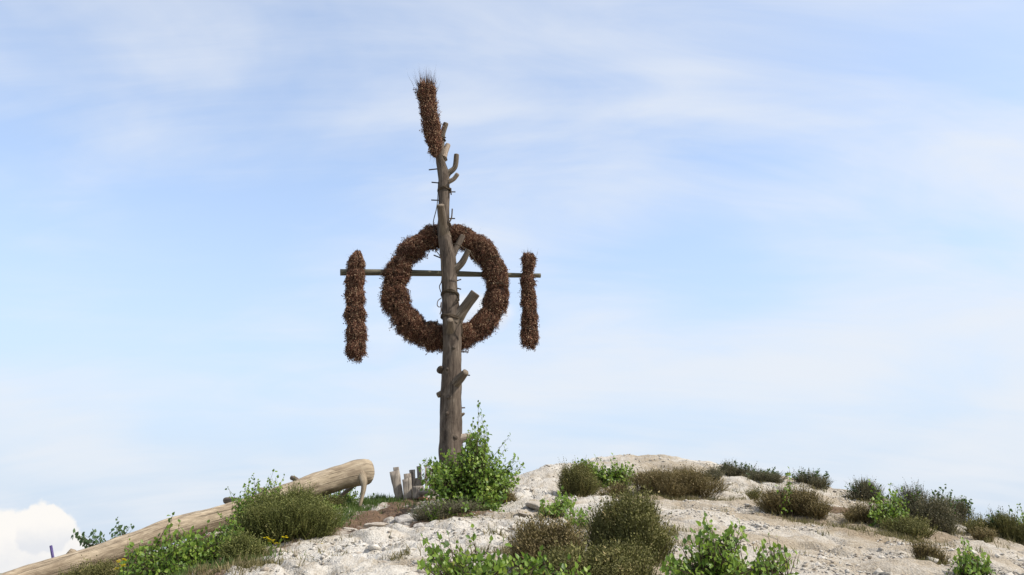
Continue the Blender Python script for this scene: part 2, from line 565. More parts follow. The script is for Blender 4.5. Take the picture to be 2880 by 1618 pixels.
# ================================================================== terrain
CTRL_PX = [
    # crest under and behind the log
    (-100, 1668, 12.3), (100, 1640, 12.6), (247, 1608, 13.0), (400, 1568, 13.4), (535, 1528, 13.8), (660, 1488, 14.3), (760, 1458, 14.7), (870, 1438, 15.1),
    (946, 1427, 15.3), (1020, 1419, 15.6), (1090, 1404, 16.0), (1140, 1400, 16.2), (1200, 1394, 16.5), (1268, 1388, 16.8), (1350, 1383, 17.0), (1430, 1372, 17.0),
    (100, 1690, 15.5), (247, 1650, 16), (535, 1570, 17), (760, 1500, 18), (1000, 1450, 19), (1140, 1430, 19.5), (1300, 1410, 20.5),
    # left foreground
    (-100, 1790, 9.5), (200, 1760, 9.5), (350, 1690, 10), (500, 1640, 10.2), (640, 1590, 10.4), (800, 1530, 11.4), (940, 1500, 12.1), (560, 1580, 11.6), (400, 1620, 11.8), (700, 1620, 8.9), (900, 1618, 8.6), (1200, 1620, 8.4), (1450, 1622, 8.2),
    # path and centre
    (1000, 1478, 12.8), (1060, 1455, 13.8), (1130, 1425, 15.0), (1150, 1462, 13.2), (1250, 1480, 12.8), (1330, 1445, 13.8), (1430, 1425, 14.4), (1465, 1370, 16.8), (1500, 1348, 18),
    (850, 1562, 10.0), (1000, 1545, 10.3), (1150, 1530, 10.7), (1320, 1525, 10.9), (1400, 1490, 11.8), (1550, 1450, 12.6), (1500, 1420, 14.0),
    # hill on the right: crest, then beyond it
    (1560, 1318, 20), (1640, 1302, 21), (1760, 1290, 21.7), (1880, 1287, 22), (1960, 1298, 22), (2050, 1318, 21.5), (2150, 1338, 21), (2236, 1352, 20.5), (2325, 1372, 20), (2392, 1384, 19.5), (2540, 1425, 18.5), (2683, 1468, 17.2), (2780, 1500, 16.2), (2920, 1528, 15.6), (3100, 1575, 15),
    (1560, 1350, 25), (1880, 1325, 27), (2236, 1395, 25), (2540, 1470, 23), (2780, 1545, 20), (3000, 1600, 19),
    # hill flank
    (1600, 1408, 15.6), (1700, 1412, 15.2), (1850, 1415, 15.2), (2000, 1402, 16), (2130, 1398, 17), (1620, 1350, 18.2), (1800, 1345, 18.4), (2000, 1350, 18.8),
    (1750, 1490, 11.2), (1900, 1470, 12), (2050, 1440, 13.3), (2200, 1468, 13.0), (2350, 1490, 12.9), (2360, 1430, 15.5), (2250, 1405, 17), (2500, 1520, 12.3), (2650, 1530, 12.6), (2560, 1470, 14.8), (2700, 1500, 14.6), (2820, 1530, 14.2), (2300, 1560, 10.2), (2500, 1585, 9.8), (2700, 1590, 10), (2850, 1565, 11.5),
    (1700, 1620, 8.0), (2000, 1620, 7.9), (2300, 1620, 8.5), (2600, 1620, 9), (2850, 1620, 9.6), (3050, 1640, 10.5),
]
CTRL = [at(*c) for c in CTRL_PX]
CTRL += [np.array(c, float) for c in [(0, 0, 0), (-6, 0, -0.5), (6, 0, -0.1), (0, 4, 0.7), (-5, 5, 0.35), (6, 5, 0.75), (0, -10, -1.6), (-14, 8, -1.6), (-16, 16, -1.2), (18, 8, 0.7), (20, 16, 1.2), (-12, -8, -2.2), (14, -8, -1.4), (0, 34, 1.0), (16, 30, 0.6), (-14, 28, -1.4), (-26, 10, -4), (28, 10, -2), (0, -24, -4), (-24, 32, -4), (28, 32, -3)]]
CTRL = np.array(CTRL)


def tps_kernel(d):
    return np.where(d > 1e-6, d * d * np.log(np.maximum(d, 1e-6)), 0.0)


_n = len(CTRL)
_K = tps_kernel(np.linalg.norm(CTRL[:, None, :2] - CTRL[None, :, :2], axis=2)) + np.eye(_n) * 0.02
_P = np.c_[np.ones(_n), CTRL[:, :2]]
_A = np.block([[_K, _P], [_P.T, np.zeros((3, 3))]])
_sol = np.linalg.solve(_A, np.r_[CTRL[:, 2], np.zeros(3)])


def base_h(x, y):
    x = np.asarray(x, float); y = np.asarray(y, float)
    sh = x.shape
    xf, yf = x.ravel(), y.ravel()
    cx, cy = np.clip(xf, -30, 32), np.clip(yf, -26, 36)
    z = _sol[_n] + _sol[_n + 1] * cx + _sol[_n + 2] * cy
    for k in range(_n):
        z = z + _sol[k] * tps_kernel(np.hypot(cx - CTRL[k, 0], cy - CTRL[k, 1]))
    d = np.hypot(xf - 2, yf - 12)
    k = sstep(d, 24, 90)
    far = -7 + sstep(d, 900, 2200) * 9.5 * (0.5 + 0.5 * fbm(xf / 700.0, yf / 700.0, 3, 40)) + fbm(xf / 60.0, yf / 60.0, 2, 50) * 0.6
    return (z * (1 - k) + far * k).reshape(sh)


def detail_h(x, y):
    near = 1 - sstep(np.hypot(x - 2, y - 12), 18, 40)
    a = 0.085 * fbm(x * 0.7, y * 0.7, 3, 3)
    r = 1 - np.abs(fbm(x * 1.1 + 4, y * 1.9, 3, 9))
    b = 0.06 * (r - 0.6)
    c = 0.032 * fbm(x * 3.1, y * 5.5, 3, 14, 0.6)
    e = 0.024 * np.abs(fbm(x * 7, y * 13, 3, 22, 0.65)) * (0.5 + sstep(fbm(x * 0.8, y * 0.8, 2, 91), -0.3, 0.4))
    xr, yr = x * 0.86 + y * 0.5, y * 0.86 - x * 0.5
    ch = -0.075 * np.exp(-(fbm(xr * 0.75 + 3, yr * 0.22, 3, 71) / 0.10) ** 2)
    calm = 1 - 0.55 * sstep(x / np.maximum(y, 1.0), 0.02, 0.2)
    return (a + b + (c + e) * calm + ch) * near


def ground(x, y):
    return base_h(x, y) + detail_h(np.asarray(x, float), np.asarray(y, float))


def seat(px, Y):
    """ground point under photo column px at depth Y"""
    py = 1450.0
    for _ in range(6):
        d = pdir(px, py)
        x = d[0] * Y / d[1]
        z = float(ground(np.array([x]), np.array([Y]))[0])
        # pixel row of that point
        c, s = math.cos(PITCH), math.sin(PITCH)
        rz = z - EYE[2]
        zc = Y * c + rz * s
        yc = -Y * s + rz * c
        py = H / 2 - F * yc / zc
    return np.array([x, Y, z]), py


def axis(fine, lo, hi, grow):
    a = list(fine)
    s = a[-1] - a[-2]
    while a[-1] < hi:
        s *= grow
        a.append(a[-1] + s)
    s = a[1] - a[0]
    while a[0] > lo:
        s *= grow
        a.insert(0, a[0] - s)
    return np.array(a)


gx = axis(np.r_[np.arange(-9, -5.6, 0.07), np.arange(-5.6, 8.4, 0.035), np.arange(8.4, 14, 0.06)], -5000, 5000, 1.13)
gy = axis(np.r_[np.arange(7.2, 14, 0.032), np.arange(14, 24, 0.06)], -3000, 6000, 1.13)
GX, GY = np.meshgrid(gx, gy)
GZ = ground(GX, GY)
nx, ny = len(gx), len(gy)


SOIL = [(430, 1600, 10.6, 1.2, 0.9), (560, 1580, 10.8, 0.9, 0.8), (1090, 1440, 14.4, 0.55, 0.9), (1030, 1455, 13.6, 0.45, 0.8), (1150, 1420, 15.4, 0.55, 0.8), (960, 1480, 12.8, 0.5, 0.7), (1250, 1470, 13.3, 0.9, 0.7), (800, 1510, 12.0, 0.9, 0.7), (640, 1600, 9.4, 0.55, 0.6), (500, 1600, 11, 1.4, 1.2), (300, 1620, 11.8, 1.6, 1.2), (600, 1500, 13.2, 1.0, 0.8), (850, 1440, 14.6, 1.1, 0.6), (1390, 1400, 15.4, 0.6, 0.5), (2440, 1500, 13.4, 0.8, 0.6), (2600, 1520, 13.4, 0.8, 0.5), (2370, 1450, 15.0, 0.5, 1.0), (2420, 1520, 12.4, 0.5, 0.6), (400, 1560, 12.8, 1.6, 0.8), (1760, 1420, 15.4, 1.3, 0.5), (1930, 1410, 15.8, 0.9, 0.4), (2250, 1440, 13.8, 0.8, 0.4), (1700, 1600, 8.6, 1.0, 0.7)]
TAN = [(1850, 1400, 15.6, 2.4, 0.9), (1560, 1420, 14.0, 0.8, 0.6), (2120, 1420, 15.0, 1.6, 1.2), (2330, 1490, 12.9, 1.2, 1.0), (2540, 1570, 10.2, 0.9, 0.7), (1480, 1440, 12.9, 0.7, 0.5), (1700, 1510, 10.4, 1.6, 1.0), (1500, 1590, 9.0, 1.2, 0.8), (2700, 1500, 14.4, 1.4, 1.0), (1150, 1600, 8.9, 0.4, 0.4), (2300, 1400, 17.5, 2, 1), (2600, 1560, 11.5, 2, 1), (2200, 1520, 11, 1.6, 0.8), (1950, 1330, 20, 2.5, 1.2), (1700, 1380, 17, 1.5, 1)]
SHRUBS = [(800, 11.9, 132), (665, 10.3, 58), (1285, 13.35, 112), (1405, 14.6, 42), (1620, 16.2, 56), (1730, 16.4, 36), (1905, 16.2, 98), (1765, 8.4, 118), (1550, 8.3, 112), (2068, 19.6, 40), (2010, 19.0, 30), (2160, 19.0, 52), (2285, 19.0, 48), (2232, 14.2, 78), (2122, 16.3, 16), (2432, 18.0, 42), (2440, 13.8, 46), (2610, 14.2, 80), (2690, 16.6, 44), (2745, 14.6, 34), (2768, 13.4, 24), (2850, 14.6, 62), (2560, 13.0, 60), (2632, 10.3, 22), (2592, 10.2, 13), (900, 15.0, 60), (265, 11.6, 70), (1745, 7.75, 125), (1600, 7.7, 80)]          # photo column, depth, half-width: litter lies under each
SOIL_P = [(seat(px, Y)[0], rx, ry, 1.0) for px, py, Y, rx, ry in SOIL]
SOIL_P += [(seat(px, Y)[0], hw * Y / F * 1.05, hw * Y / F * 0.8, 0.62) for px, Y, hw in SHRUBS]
TAN_P = [(seat(px, Y)[0], rx, ry, 0.8) for px, py, Y, rx, ry in TAN]


def patches_at(x, y, plist):
    v = np.zeros_like(x)
    for p, rx, ry, k in plist:
        v = np.maximum(v, k * np.exp(-(((x - p[0]) / rx) ** 2 + ((y - p[1]) / ry) ** 2)))
    return v


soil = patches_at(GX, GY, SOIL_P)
tan = np.maximum(patches_at(GX, GY, TAN_P), np.clip(0.02 + 0.56 * sstep(GX / np.maximum(GY, 1), -0.03, 0.2) + 0.4 * fbm(GX * 0.5, GY * 0.5, 3, 33), 0, 1))
farm = sstep(np.hypot(GX - 2, GY - 12), 26, 60)
idx = np.arange(nx * ny).reshape(ny, nx)
Q = np.stack([idx[:-1, :-1], idx[:-1, 1:], idx[1:, 1:], idx[1:, :-1]], -1).reshape(-1, 4)
go = bpy.data.objects.new('ground', make_mesh('ground', np.stack([GX, GY, GZ], -1).reshape(-1, 3), Q, M['ground'], True,
     {'soil': ('FLOAT', soil.ravel()), 'tan': ('FLOAT', tan.ravel()), 'far': ('FLOAT', farm.ravel())}))
COL.objects.link(go)
tag(go, 'pale stony chalk hillside with brown soil patches', kind='structure')

# loose chalk chips over the slope, too many and too small to count
def stone_template(seed, nlat=0):
    r = np.random.default_rng(seed)
    v = np.array([(1, 0, 0), (-1, 0, 0), (0, 1, 0), (0, -1, 0), (0, 0, 1), (0, 0, -1)], float)
    v *= r.uniform(0.6, 1.25, (6, 1)); v += r.normal(0, 0.12, v.shape)
    f = [(0, 2, 4), (2, 1, 4), (1, 3, 4), (3, 0, 4), (2, 0, 5), (1, 2, 5), (3, 1, 5), (0, 3, 5)]
    return v, np.array(f)


def chips(N, smin, smax, power, ylo, yhi):
    px = rng.uniform(-100, 3000, N); Y = rng.uniform(ylo, yhi, N)
    x = (px - 1440) / F * Y / 1.02
    z = ground(x, Y)
    s = smin * (smax / smin) ** (rng.random(N) ** power)
    keep = fbm(x * 1.1, Y * 1.1, 3, 77) + rng.normal(0, 0.16, N) - 0.9 * patches_at(x, Y, SOIL_P) > 0.06 + 0.12 * sstep(x, 0, 4)
    x, Y, z, s = x[keep], Y[keep], z[keep], s[keep]
    parts = []
    for k in range(4):
        i = np.arange(len(x)) % 4 == k
        n_ = i.sum()
        up = unit(np.c_[rng.normal(0, 0.25, n_), rng.normal(0, 0.25, n_), np.ones(n_)])
        xa, ya, za = frame(up)
        parts.append(scatter(*stone_template(100 + k), np.c_[x[i], Y[i], z[i] + s[i] * 0.12], xa, za, ya, np.c_[s[i] * rng.uniform(0.8, 1.5, n_), s[i] * rng.uniform(0.8, 1.5, n_), s[i] * rng.uniform(0.35, 0.75, n_)]))
    return join(parts)


V, T = join([chips(46000, 0.008, 0.036, 2.0, 7.4, 15), chips(12000, 0.014, 0.05, 2.0, 15, 23), chips(1500, 0.03, 0.085, 1.5, 7.6, 21)])
rub = bpy.data.objects.new('chalk_rubble', make_mesh('chalk_rubble', V, T, M['chalk']))
COL.objects.link(rub)
tag(rub, 'loose white chalk chips scattered over the slope', 'rubble', kind='stuff')


# ================================================================== rocks
def rock(name, label, px, Y, rx, ry, rz, mat, seed, sink=0.25, tilt=(0, 0), rot=0.0):
    import bmesh
    bm = bmesh.new()
    bmesh.ops.create_icosphere(bm, subdivisions=4, radius=1)
    v = np.array([q.co[:] for q in bm.verts]); f = np.array([[q.index for q in p.verts] for p in bm.faces])
    bm.free()
    r = np.random.default_rng(seed)
    # cut the ball with random planes so that it breaks into facets
    for k in range(14):
        nrm = unit(r.normal(size=3)); d = r.uniform(0.55, 0.85)
        o_ = v @ nrm - d
        v = v - np.where(o_ > 0, o_, 0)[:, None] * nrm
    v = v * (1 + 0.13 * fbm(v[:, 0] * 2.5 + seed + v[:, 2], v[:, 1] * 2.5 + v[:, 2] * 2.5, 4, seed, 0.6)[:, None])
    v = v * np.array([rx, ry, rz])
    a, b, c = tilt[0], tilt[1], rot
    Rx = np.array([[1, 0, 0], [0, math.cos(a), -math.sin(a)], [0, math.sin(a), math.cos(a)]])
    Ry = np.array([[math.cos(b), 0, math.sin(b)], [0, 1, 0], [-math.sin(b), 0, math.cos(b)]])
    Rz = np.array([[math.cos(c), -math.sin(c), 0], [math.sin(c), math.cos(c), 0], [0, 0, 1]])
    v = v @ (Rz @ Ry @ Rx).T
    p, _ = seat(px, Y)
    p = p + np.array([0, 0, rz * (1 - 2 * sink) * 0.6])
    return single(name, v + p, f, mat, label, 'rock', loc=p)


rock('rock', 'cracked pale grey slab of chalk beside the dark shrub under the pole bush', 1148, 13.35, 0.27, 0.30, 0.16, M['slab'], 3, 0.3, (0.25, -0.2))
rock('rock', 'flat white stone ledge below the dirt path, left of the longer one', 985, 12.6, 0.16, 0.10, 0.045, M['chalk'], 4, 0.3, (0.1, 0.15), 0.2)
rock('rock', 'long low cream stone ledge below the brown dirt path', 1052, 12.65, 0.22, 0.12, 0.05, M['chalk'], 5, 0.3, (0.1, -0.05))
rock('rock', 'pale wedge of chalk rubble just below the grey slab', 1115, 12.95, 0.20, 0.14, 0.08, M['chalk'], 6, 0.3, (0.2, 0.1))
rock('rock', 'grey angular stone at the lower left of the dark shrub under the pole', 1178, 12.7, 0.12, 0.1, 0.07, M['slab'], 7, 0.3, (0.1, 0.3))
rock('rock', 'pale flat stone in front of the two central birch sprouts', 1483, 12.9, 0.17, 0.14, 0.06, M['chalk'], 8, 0.36, (0.2, 0.25))
rock('rock', 'weathered whitish outcrop behind the small central birch seedling', 1530, 13.3, 0.30, 0.20, 0.10, M['chalk'], 9, 0.36, (0.2, 0.1))
rock('rock', 'thin white stone lying across the foreground chalk near the bottom edge', 1070, 9.15, 0.15, 0.08, 0.03, M['chalk'], 10, 0.3, (0.1, 0.05))
rock('rock', 'white broken lump of chalk below the yellow flowers', 790, 10.7, 0.10, 0.08, 0.05, M['chalk'], 12, 0.3)
rock('rock', 'dark edged pale slab at the far right edge of the slope', 2868, 13.4, 0.22, 0.16, 0.06, M['chalk'], 13, 0.3, (0.1, 0.2))
rock('rock', 'small orange brown stone at the foot of the plank fence', 1192, 15.65, 0.11, 0.09, 0.05, M['orange'], 14, 0.2)

# ================================================================== the pole
POLE_Y = 16.0
TR = [(1241, 372, 9), (1240, 399, 10), (1239, 449, 13), (1247, 490, 16), (1249, 520, 15.5), (1249, 560, 15.5), (1248, 610, 16), (1248, 650, 17.5), (1254, 691, 20), (1262, 740, 22), (1264, 790, 21.5), (1266, 840, 23), (1269, 890, 26), (1272, 940, 26), (1271, 1026, 27), (1270, 1060, 28), (1268.5, 1127, 30), (1268, 1223, 32), (1269, 1286, 34), (1271, 1350, 37), (1272, 1410, 40)]
base, _ = seat(1271, POLE_Y)
P = [at(x, y, POLE_Y) for x, y, r in TR][::-1]
R = [r * mpp(y, POLE_Y) for x, y, r in TR][::-1]
pole = thing('midsummer_pole', 'tall weathered tree trunk pole with sawn branch stubs carrying the heather wreath', 'pole', base)
tube_part(pole, 'trunk', P, R, M['pole'], 32, 0.03, 0.075, 2, wav=9.0)


def stub(parent, b, e, r, dy, mat='stub', bend=0.0, r2=None, Y0=POLE_Y, seed=1, name='branch_stub'):
    A = at(b[0], b[1], Y0 + (0.0 if dy == 0 else 0.0)); B = at(e[0], e[1], Y0 + dy)
    k = mpp(b[1], Y0)
    Mid = (A + B) / 2 + np.array([bend, 0, -abs(bend) * 0.6])
    r2 = r if r2 is None else r2
    o = tube_part(parent, name, [A, A * 0.7 + Mid * 0.3, Mid, B * 0.96 + Mid * 0.04, B], [r * 1.75 * k, r * 1.25 * k, r * 1.02 * k, r2 * k, r2 * k * 0.97], M[mat], 16, 0.03, 0.10, seed)
    if name == 'branch_stub':
        d = unit(B - Mid)
        V, T, tc = tube([B - d * 0.004, B + d * 0.006], [r2 * k * 0.93, r2 * k * 0.88], 16, 1.0)
        part(o, 'sawn_face', V, T, M['cut'], False, {'tc': ('FLOAT_VECTOR', tc)})
    return o


stub(pole, (1240, 392), (1254, 347), 7.5, -0.05, seed=3)
stub(pole, (1245, 446), (1260, 408), 8, 0.10, 'stub_pale', seed=4)
stub(pole, (1254, 494), (1284, 435), 7.2, -0.05, bend=0.075, seed=5)
stub(pole, (1257, 513), (1287, 490), 6, -0.15, 'stub_pale', bend=0.03, seed=6)
stub(pole, (1250, 668), (1239, 577), 11.5, -0.42, seed=7, r2=10.5)
stub(pole, (1268, 728), (1301, 664), 8.2, 0.12, 'pole', seed=8)
stub(pole, (1270, 768), (1318, 704), 9.5, -0.12, bend=0.04, r2=7, seed=9)
stub(pole, (1278, 905), (1337, 824), 15, -0.15, r2=14.5, seed=10)
stub(pole, (1269, 945), (1266, 900), 13, -0.35, r2=9, seed=11)
stub(pole, (1271, 1092), (1310, 1047), 13, -0.35, r2=9.5, seed=12)
stub(pole, (1262, 1098), (1231, 1112), 9, -0.06, r2=8, seed=13)
stub(pole, (1282, 1238), (1330, 1226), 12, -0.02, 'stub_pale', r2=7, seed=14)
stub(pole, (1290, 1172), (1306, 1163), 5, 0.0, r2=3, seed=15)
for kx, ky, kr in [(1258, 1165, 9), (1280, 1232, 10), (1284, 1180, 6), (1262, 1120, 8), (1276, 980, 7), (1258, 1040, 6), (1240, 1035, 7)]:
    kk = mpp(ky, POLE_Y)
    stub(pole, (kx, ky + 6), (kx, ky - 3), kr, -0.205 if abs(kx - 1270) < 14 else -0.16, 'pole', r2=kr * 0.55, seed=kx, name='knot')
for (x0, y0, x1, y1) in [(1234, 475, 1206, 478), (1244, 516, 1214, 513), (1256, 540, 1281, 540), (1242, 564, 1213, 563), (1252, 615, 1280, 615), (1272, 794, 1297, 786), (1272, 807, 1297, 814), (1250, 730, 1220, 718), (1286, 990, 1317, 990), (1302, 1054, 1322, 1056), (1288, 1148, 1308, 1147)]:
    k = mpp(y0, POLE_Y)
    V, T, tc = tube([at(x0, y0, POLE_Y), at(x1, y1, POLE_Y + 0.02)], [1.9 * k] * 2, 8, 0.1)
    part(pole, 'climbing_peg', V, T, M['iron'], True)


# ropes and wire
def rope(label, pts, r, Y=None, name='rope'):
    P = [at(*p) for p in pts]
    V, T, tc = tube(P, [r] * len(P), 6, 0.03)
    return single(name, V, T, M['rope'], label, 'rope', True, {'tc': ('FLOAT_VECTOR', tc)}, group='ropes on the pole')


def lashing(label, py, cx, rpx, turns, tilt=3, seed=0, tail=None):
    """a rope wound round the trunk, with a loose tail"""
    r_ = np.random.default_rng(seed)
    c = at(cx, py, POLE_Y); k = mpp(py, POLE_Y)
    P = []
    for i in range(turns * 14 + 1):
        a = i / 14 * 2 * math.pi
        rr = (rpx + 2.2 + r_.uniform(-0.6, 1.2)) * k
        P.append(c + np.array([math.cos(a) * rr, math.sin(a) * rr, (tilt * math.cos(a + seed) + 7 * (i / (turns * 14) - 0.5) + r_.normal(0, 1.2)) * k]))
    if tail:
        P += [at(x, y, POLE_Y + dy) for x, y, dy in tail]
    V, T, tc = tube(P, [1.7 * k] * len(P), 6, 0.04)
    return single('rope', V, T, M['rope'], label, 'rope', True, {'tc': ('FLOAT_VECTOR', tc)}, group='ropes on the pole')


lashing('rope wound round the thin upper pole above the wreath', 536, 1249, 15.5, 3, 3, 1, [(1268, 530, -0.05), (1269, 548, -0.08)])
lashing('rope lashing round the pole inside the wreath, above the thick stub', 830, 1266, 22.5, 4, 4, 2, [(1290, 838, -0.2), (1291, 846, -0.1), (1284, 842, -0.25), (1288, 852, -0.2)])
lashing('rope lashing round the pole at the lower rim of the wreath', 896, 1269, 26, 4, 6, 3, [(1298, 908, -0.2), (1300, 930, -0.18), (1298, 945, -0.15)])
lashing('thin cord tied round the top of the pole at the foot of the heather sheaf', 390, 1232, 18, 2, 4, 4)
rope('dark wire hanging down the left side of the pole above the wreath', [(1233, 512, 15.95), (1231, 560, 15.93), (1227, 590, 15.92), (1219, 625, 15.98), (1222, 660, 16.0)], 0.009)
rope('loose wire on the left of the pole between wreath top and crossbar', [(1216, 688, 16.0), (1226, 705, 15.95), (1238, 722, 15.85), (1243, 750, 15.8), (1242, 790, 15.8), (1236, 806, 15.85), (1240, 822, 15.85)], 0.009)
rope('looped wire at the left edge of the pole below the crossbar', [(1242, 838, 15.85), (1232, 846, 15.84), (1230, 860, 15.82), (1238, 864, 15.82), (1241, 850, 15.83), (1240, 876, 15.84), (1237, 884, 15.84)], 0.009)
rope('knotted branchlet and cord at the right of the pole above the wreath', [(1272, 588, 15.95), (1270, 612, 15.9), (1264, 625, 15.85), (1260, 632, 15.85), (1268, 636, 15.82), (1265, 628, 15.85), (1264, 650, 15.88)], 0.014)
rope('thin cord crossing the upper right of the wreath to the pale stub', [(1272, 685, 15.85), (1290, 690, 15.75), (1318, 705, 15.7), (1330, 722, 15.75), (1345, 745, 15.95)], 0.009)

# crossbar: turned a little, left end nearer
def bar_Y(px):
    return 16.42 + (px - 1262) / 258.0 * 0.42


bar = [(957, 766.5, 9.3), (1060, 766.5, 9), (1140, 768, 9), (1262, 770, 8.3), (1380, 773, 7), (1470, 775, 6.6), (1520, 775.5, 6.3)]
V, T, tc = tube([at(x, y, bar_Y(x)) for x, y, r in bar], [r * mpp(y, bar_Y(x)) for x, y, r in bar], 16, 0.05, 0.05, True, 5)
single('crossbar', V, T, M['bar'], 'long thin wooden crossbar tied behind the pole through the wreath', 'crossbar', True, {'tc': ('FLOAT_VECTOR', tc)})

# ------------------------------------------------------------------ heather bundles
def sprig_template():
    r = np.random.default_rng(2)
    V = [(-0.02, 0, 0), (0.02, 0, 0), (0, 1, 0.06)]
    T = [(0, 1, 2)]
    for k in range(9):
        t_ = 0.12 + 0.88 * k / 8
        a = k * 2.4
        c = np.array([math.cos(a) * 0.085, t_, math.sin(a) * 0.085 + 0.05 * t_])
        s = 0.070 * (1.1 - 0.25 * t_)
        tet = np.array([(1, 0.2, 0), (-0.6, 0.1, 0.9), (-0.6, -0.1, -0.9), (0, 1.9, 0)]) * s + c + r.normal(0, 0.012, (4, 3))
        o_ = len(V)
        V += [tuple(q) for q in tet]
        T += [(o_, o_ + 1, o_ + 3), (o_ + 1, o_ + 2, o_ + 3), (o_ + 2, o_, o_ + 3), (o_, o_ + 2, o_ + 1)]
    return np.array(V), np.array(T)


SPRIG = sprig_template()
HAIR = (np.array([(-0.012, 0, 0), (0.012, 0, 0), (0, 0.55, 0.10), (0.004, 0.55, 0.10), (0.0, 1, 0.02)]), np.array([(0, 1, 2), (1, 3, 2), (2, 3, 4)]))


def bundle(root, axis_pts, radii, per_m2, bunches, flow, length, closed=False, hair=60, hair_len=0.22, seed=0, lump=0.14, hair_up=False):
    """axis polyline wrapped in heather; bunches along it, each its own part"""
    r_ = np.random.default_rng(seed)
    P = np.asarray(axis_pts, float); R = np.asarray(radii, float)
    n = len(P)
    seg = np.linalg.norm(np.diff(P, axis=0), axis=1)
    L = np.r_[0, np.cumsum(seg)]
    tot = L[-1]

    def sample(s):
        x = np.interp(s, L, P[:, 0]); y = np.interp(s, L, P[:, 1]); z = np.interp(s, L, P[:, 2]); r = np.interp(s, L, R)
        c = np.stack([x, y, z], -1)
        e = 0.02
        s1_, s0_ = np.minimum(s + e, tot), np.maximum(s - e, 0)
        tg = np.stack([np.interp(s1_, L, P[:, i]) - np.interp(s0_, L, P[:, i]) for i in range(3)], -1)
        return c, r, unit(tg)

    def lumpr(s, th):
        ph = (s / tot * bunches) % 1.0
        saw = 1 + lump * (np.sin(ph * math.pi) ** 0.8 * 1.2 - 0.7)
        return saw * (1 + 0.10 * fbm(np.cos(th) * 1.2 + s * 2.2, np.sin(th) * 1.2 + seed, 2, seed))

    ref = np.array([0, -1.0, 0.05])
    # core
    ns, nt = max(24, int(tot / 0.05)), 16
    S = np.linspace(0, tot, ns); TH = np.linspace(0, 2 * math.pi, nt, endpoint=False)
    c, r, tg = sample(S)
    a = unit(np.cross(tg, ref)); b = np.cross(tg, a)
    SS, TT = np.meshgrid(S, TH, indexing='ij')
    rr = r[:, None] * 0.86 * lumpr(SS, TT)
    CV = c[:, None] + rr[..., None] * (np.cos(TT)[..., None] * a[:, None] + np.sin(TT)[..., None] * b[:, None])
    CV = CV.reshape(-1, 3)
    i0 = np.arange(ns - 1)[:, None] * nt; j = np.arange(nt); jn = (j + 1) % nt
    q = np.stack([i0 + j, i0 + jn, i0 + nt + jn, i0 + nt + j], -1).reshape(-1, 4)
    CT = np.concatenate([q[:, [0, 1, 2]], q[:, [0, 2, 3]]])
    if not closed:
        c0 = len(CV); CV = np.concatenate([CV, c[:1], c[-1:]]); e = (ns - 1) * nt
        CT = np.concatenate([CT, np.stack([np.full(nt, c0), jn, j], 1), np.stack([np.full(nt, c0 + 1), e + j, e + jn], 1)])
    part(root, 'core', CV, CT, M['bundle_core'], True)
    area = tot * 2 * math.pi * R.mean()
    N = int(area * per_m2)
    # sprigs stand in small clumps that share a direction and a height
    nc = max(20, N // 9)
    ci = r_.integers(0, nc, N)
    cs, ct, ch_, cd = r_.random(nc) * tot, r_.random(nc) * 2 * math.pi, r_.normal(0, 0.05, nc), r_.normal(0, 0.28, (nc, 3))
    s = np.clip(cs[ci] + r_.normal(0, 0.035, N), 0, tot); th = ct[ci] + r_.normal(0, 0.035, N) / R.mean()
    c, r, tg = sample(s)
    a = unit(np.cross(tg, ref)); b = np.cross(tg, a)
    out_ = np.cos(th)[:, None] * a + np.sin(th)[:, None] * b
    rr = r * lumpr(s, th) * (r_.uniform(0.80, 0.97, N) + ch_[ci])
    pos = c + rr[:, None] * out_
    d = unit(out_ * flow[0] + tg * flow[1] + np.array([0, 0, -1.0]) * flow[2] + cd[ci] + r_.normal(0, 0.16, (N, 3)))
    ln = length * r_.uniform(0.6, 1.35, N) * np.where(r_.random(N) < 0.08, 1.5, 1.0)
    pos = pos - d * (ln * 0.35)[:, None]
    xa, ya, za = frame(d)
    bi = np.minimum((s / tot * bunches).astype(int), bunches - 1)
    for k in range(bunches):
        i = bi == k
        V, T = scatter(*SPRIG, pos[i], xa[i], ya[i], za[i], ln[i])
        part(root, 'heather_bunch', V, T, M['dry_heather'])
    # loose hair-like stems
    s = r_.random(hair) * tot; th = r_.random(hair) * 2 * math.pi
    c, r, tg = sample(s)
    a = unit(np.cross(tg, ref)); b = np.cross(tg, a)
    out_ = np.cos(th)[:, None] * a + np.sin(th)[:, None] * b
    d = unit(out_ + tg * r_.normal(0, 0.7, hair)[:, None] + np.array([0, 0, 0.5 if hair_up else -0.1]) + r_.normal(0, 0.3, (hair, 3)))
    xa, ya, za = frame(d)
    ln = hair_len * r_.uniform(0.5, 1.4, hair)
    V, T = scatter(*HAIR, c + out_ * (r * 0.8)[:, None], xa, ya, za, np.c_[np.full(hair, 0.22), ln, ln])
    part(root, 'loose_stems', V, T, M['dry_twig'], kind='stuff')


def wr_Y(px):
    return 16.30 + (px - 1262) / 258.0 * 0.42


cx, cy = 1255, 806
ang = np.linspace(0, 2 * math.pi, 97)
rad = 145.5 * (1 + 0.012 * np.sin(ang * 3 + 1))
WP = [at(cx + r_ * math.sin(a), cy - r_ * math.cos(a), wr_Y(cx + r_ * math.sin(a))) for a, r_ in zip(ang, rad)]
# a little thinner at the top, fuller lower left and right
WR = [(29.5 + 3.5 * math.sin(a - 2.2) ** 2 - 4 * max(0, math.cos(a))) * mpp(cy, 16.3) for a in ang]
wreath = thing('heather_wreath', 'big round wreath of dried brown heather hanging on the pole', 'wreath', at(cx, cy, wr_Y(cx)))
bundle(wreath, WP, WR, 2500, 12, (0.34, 0.35, 0.75), 0.11, True, 420, 0.20, 21, 0.26)
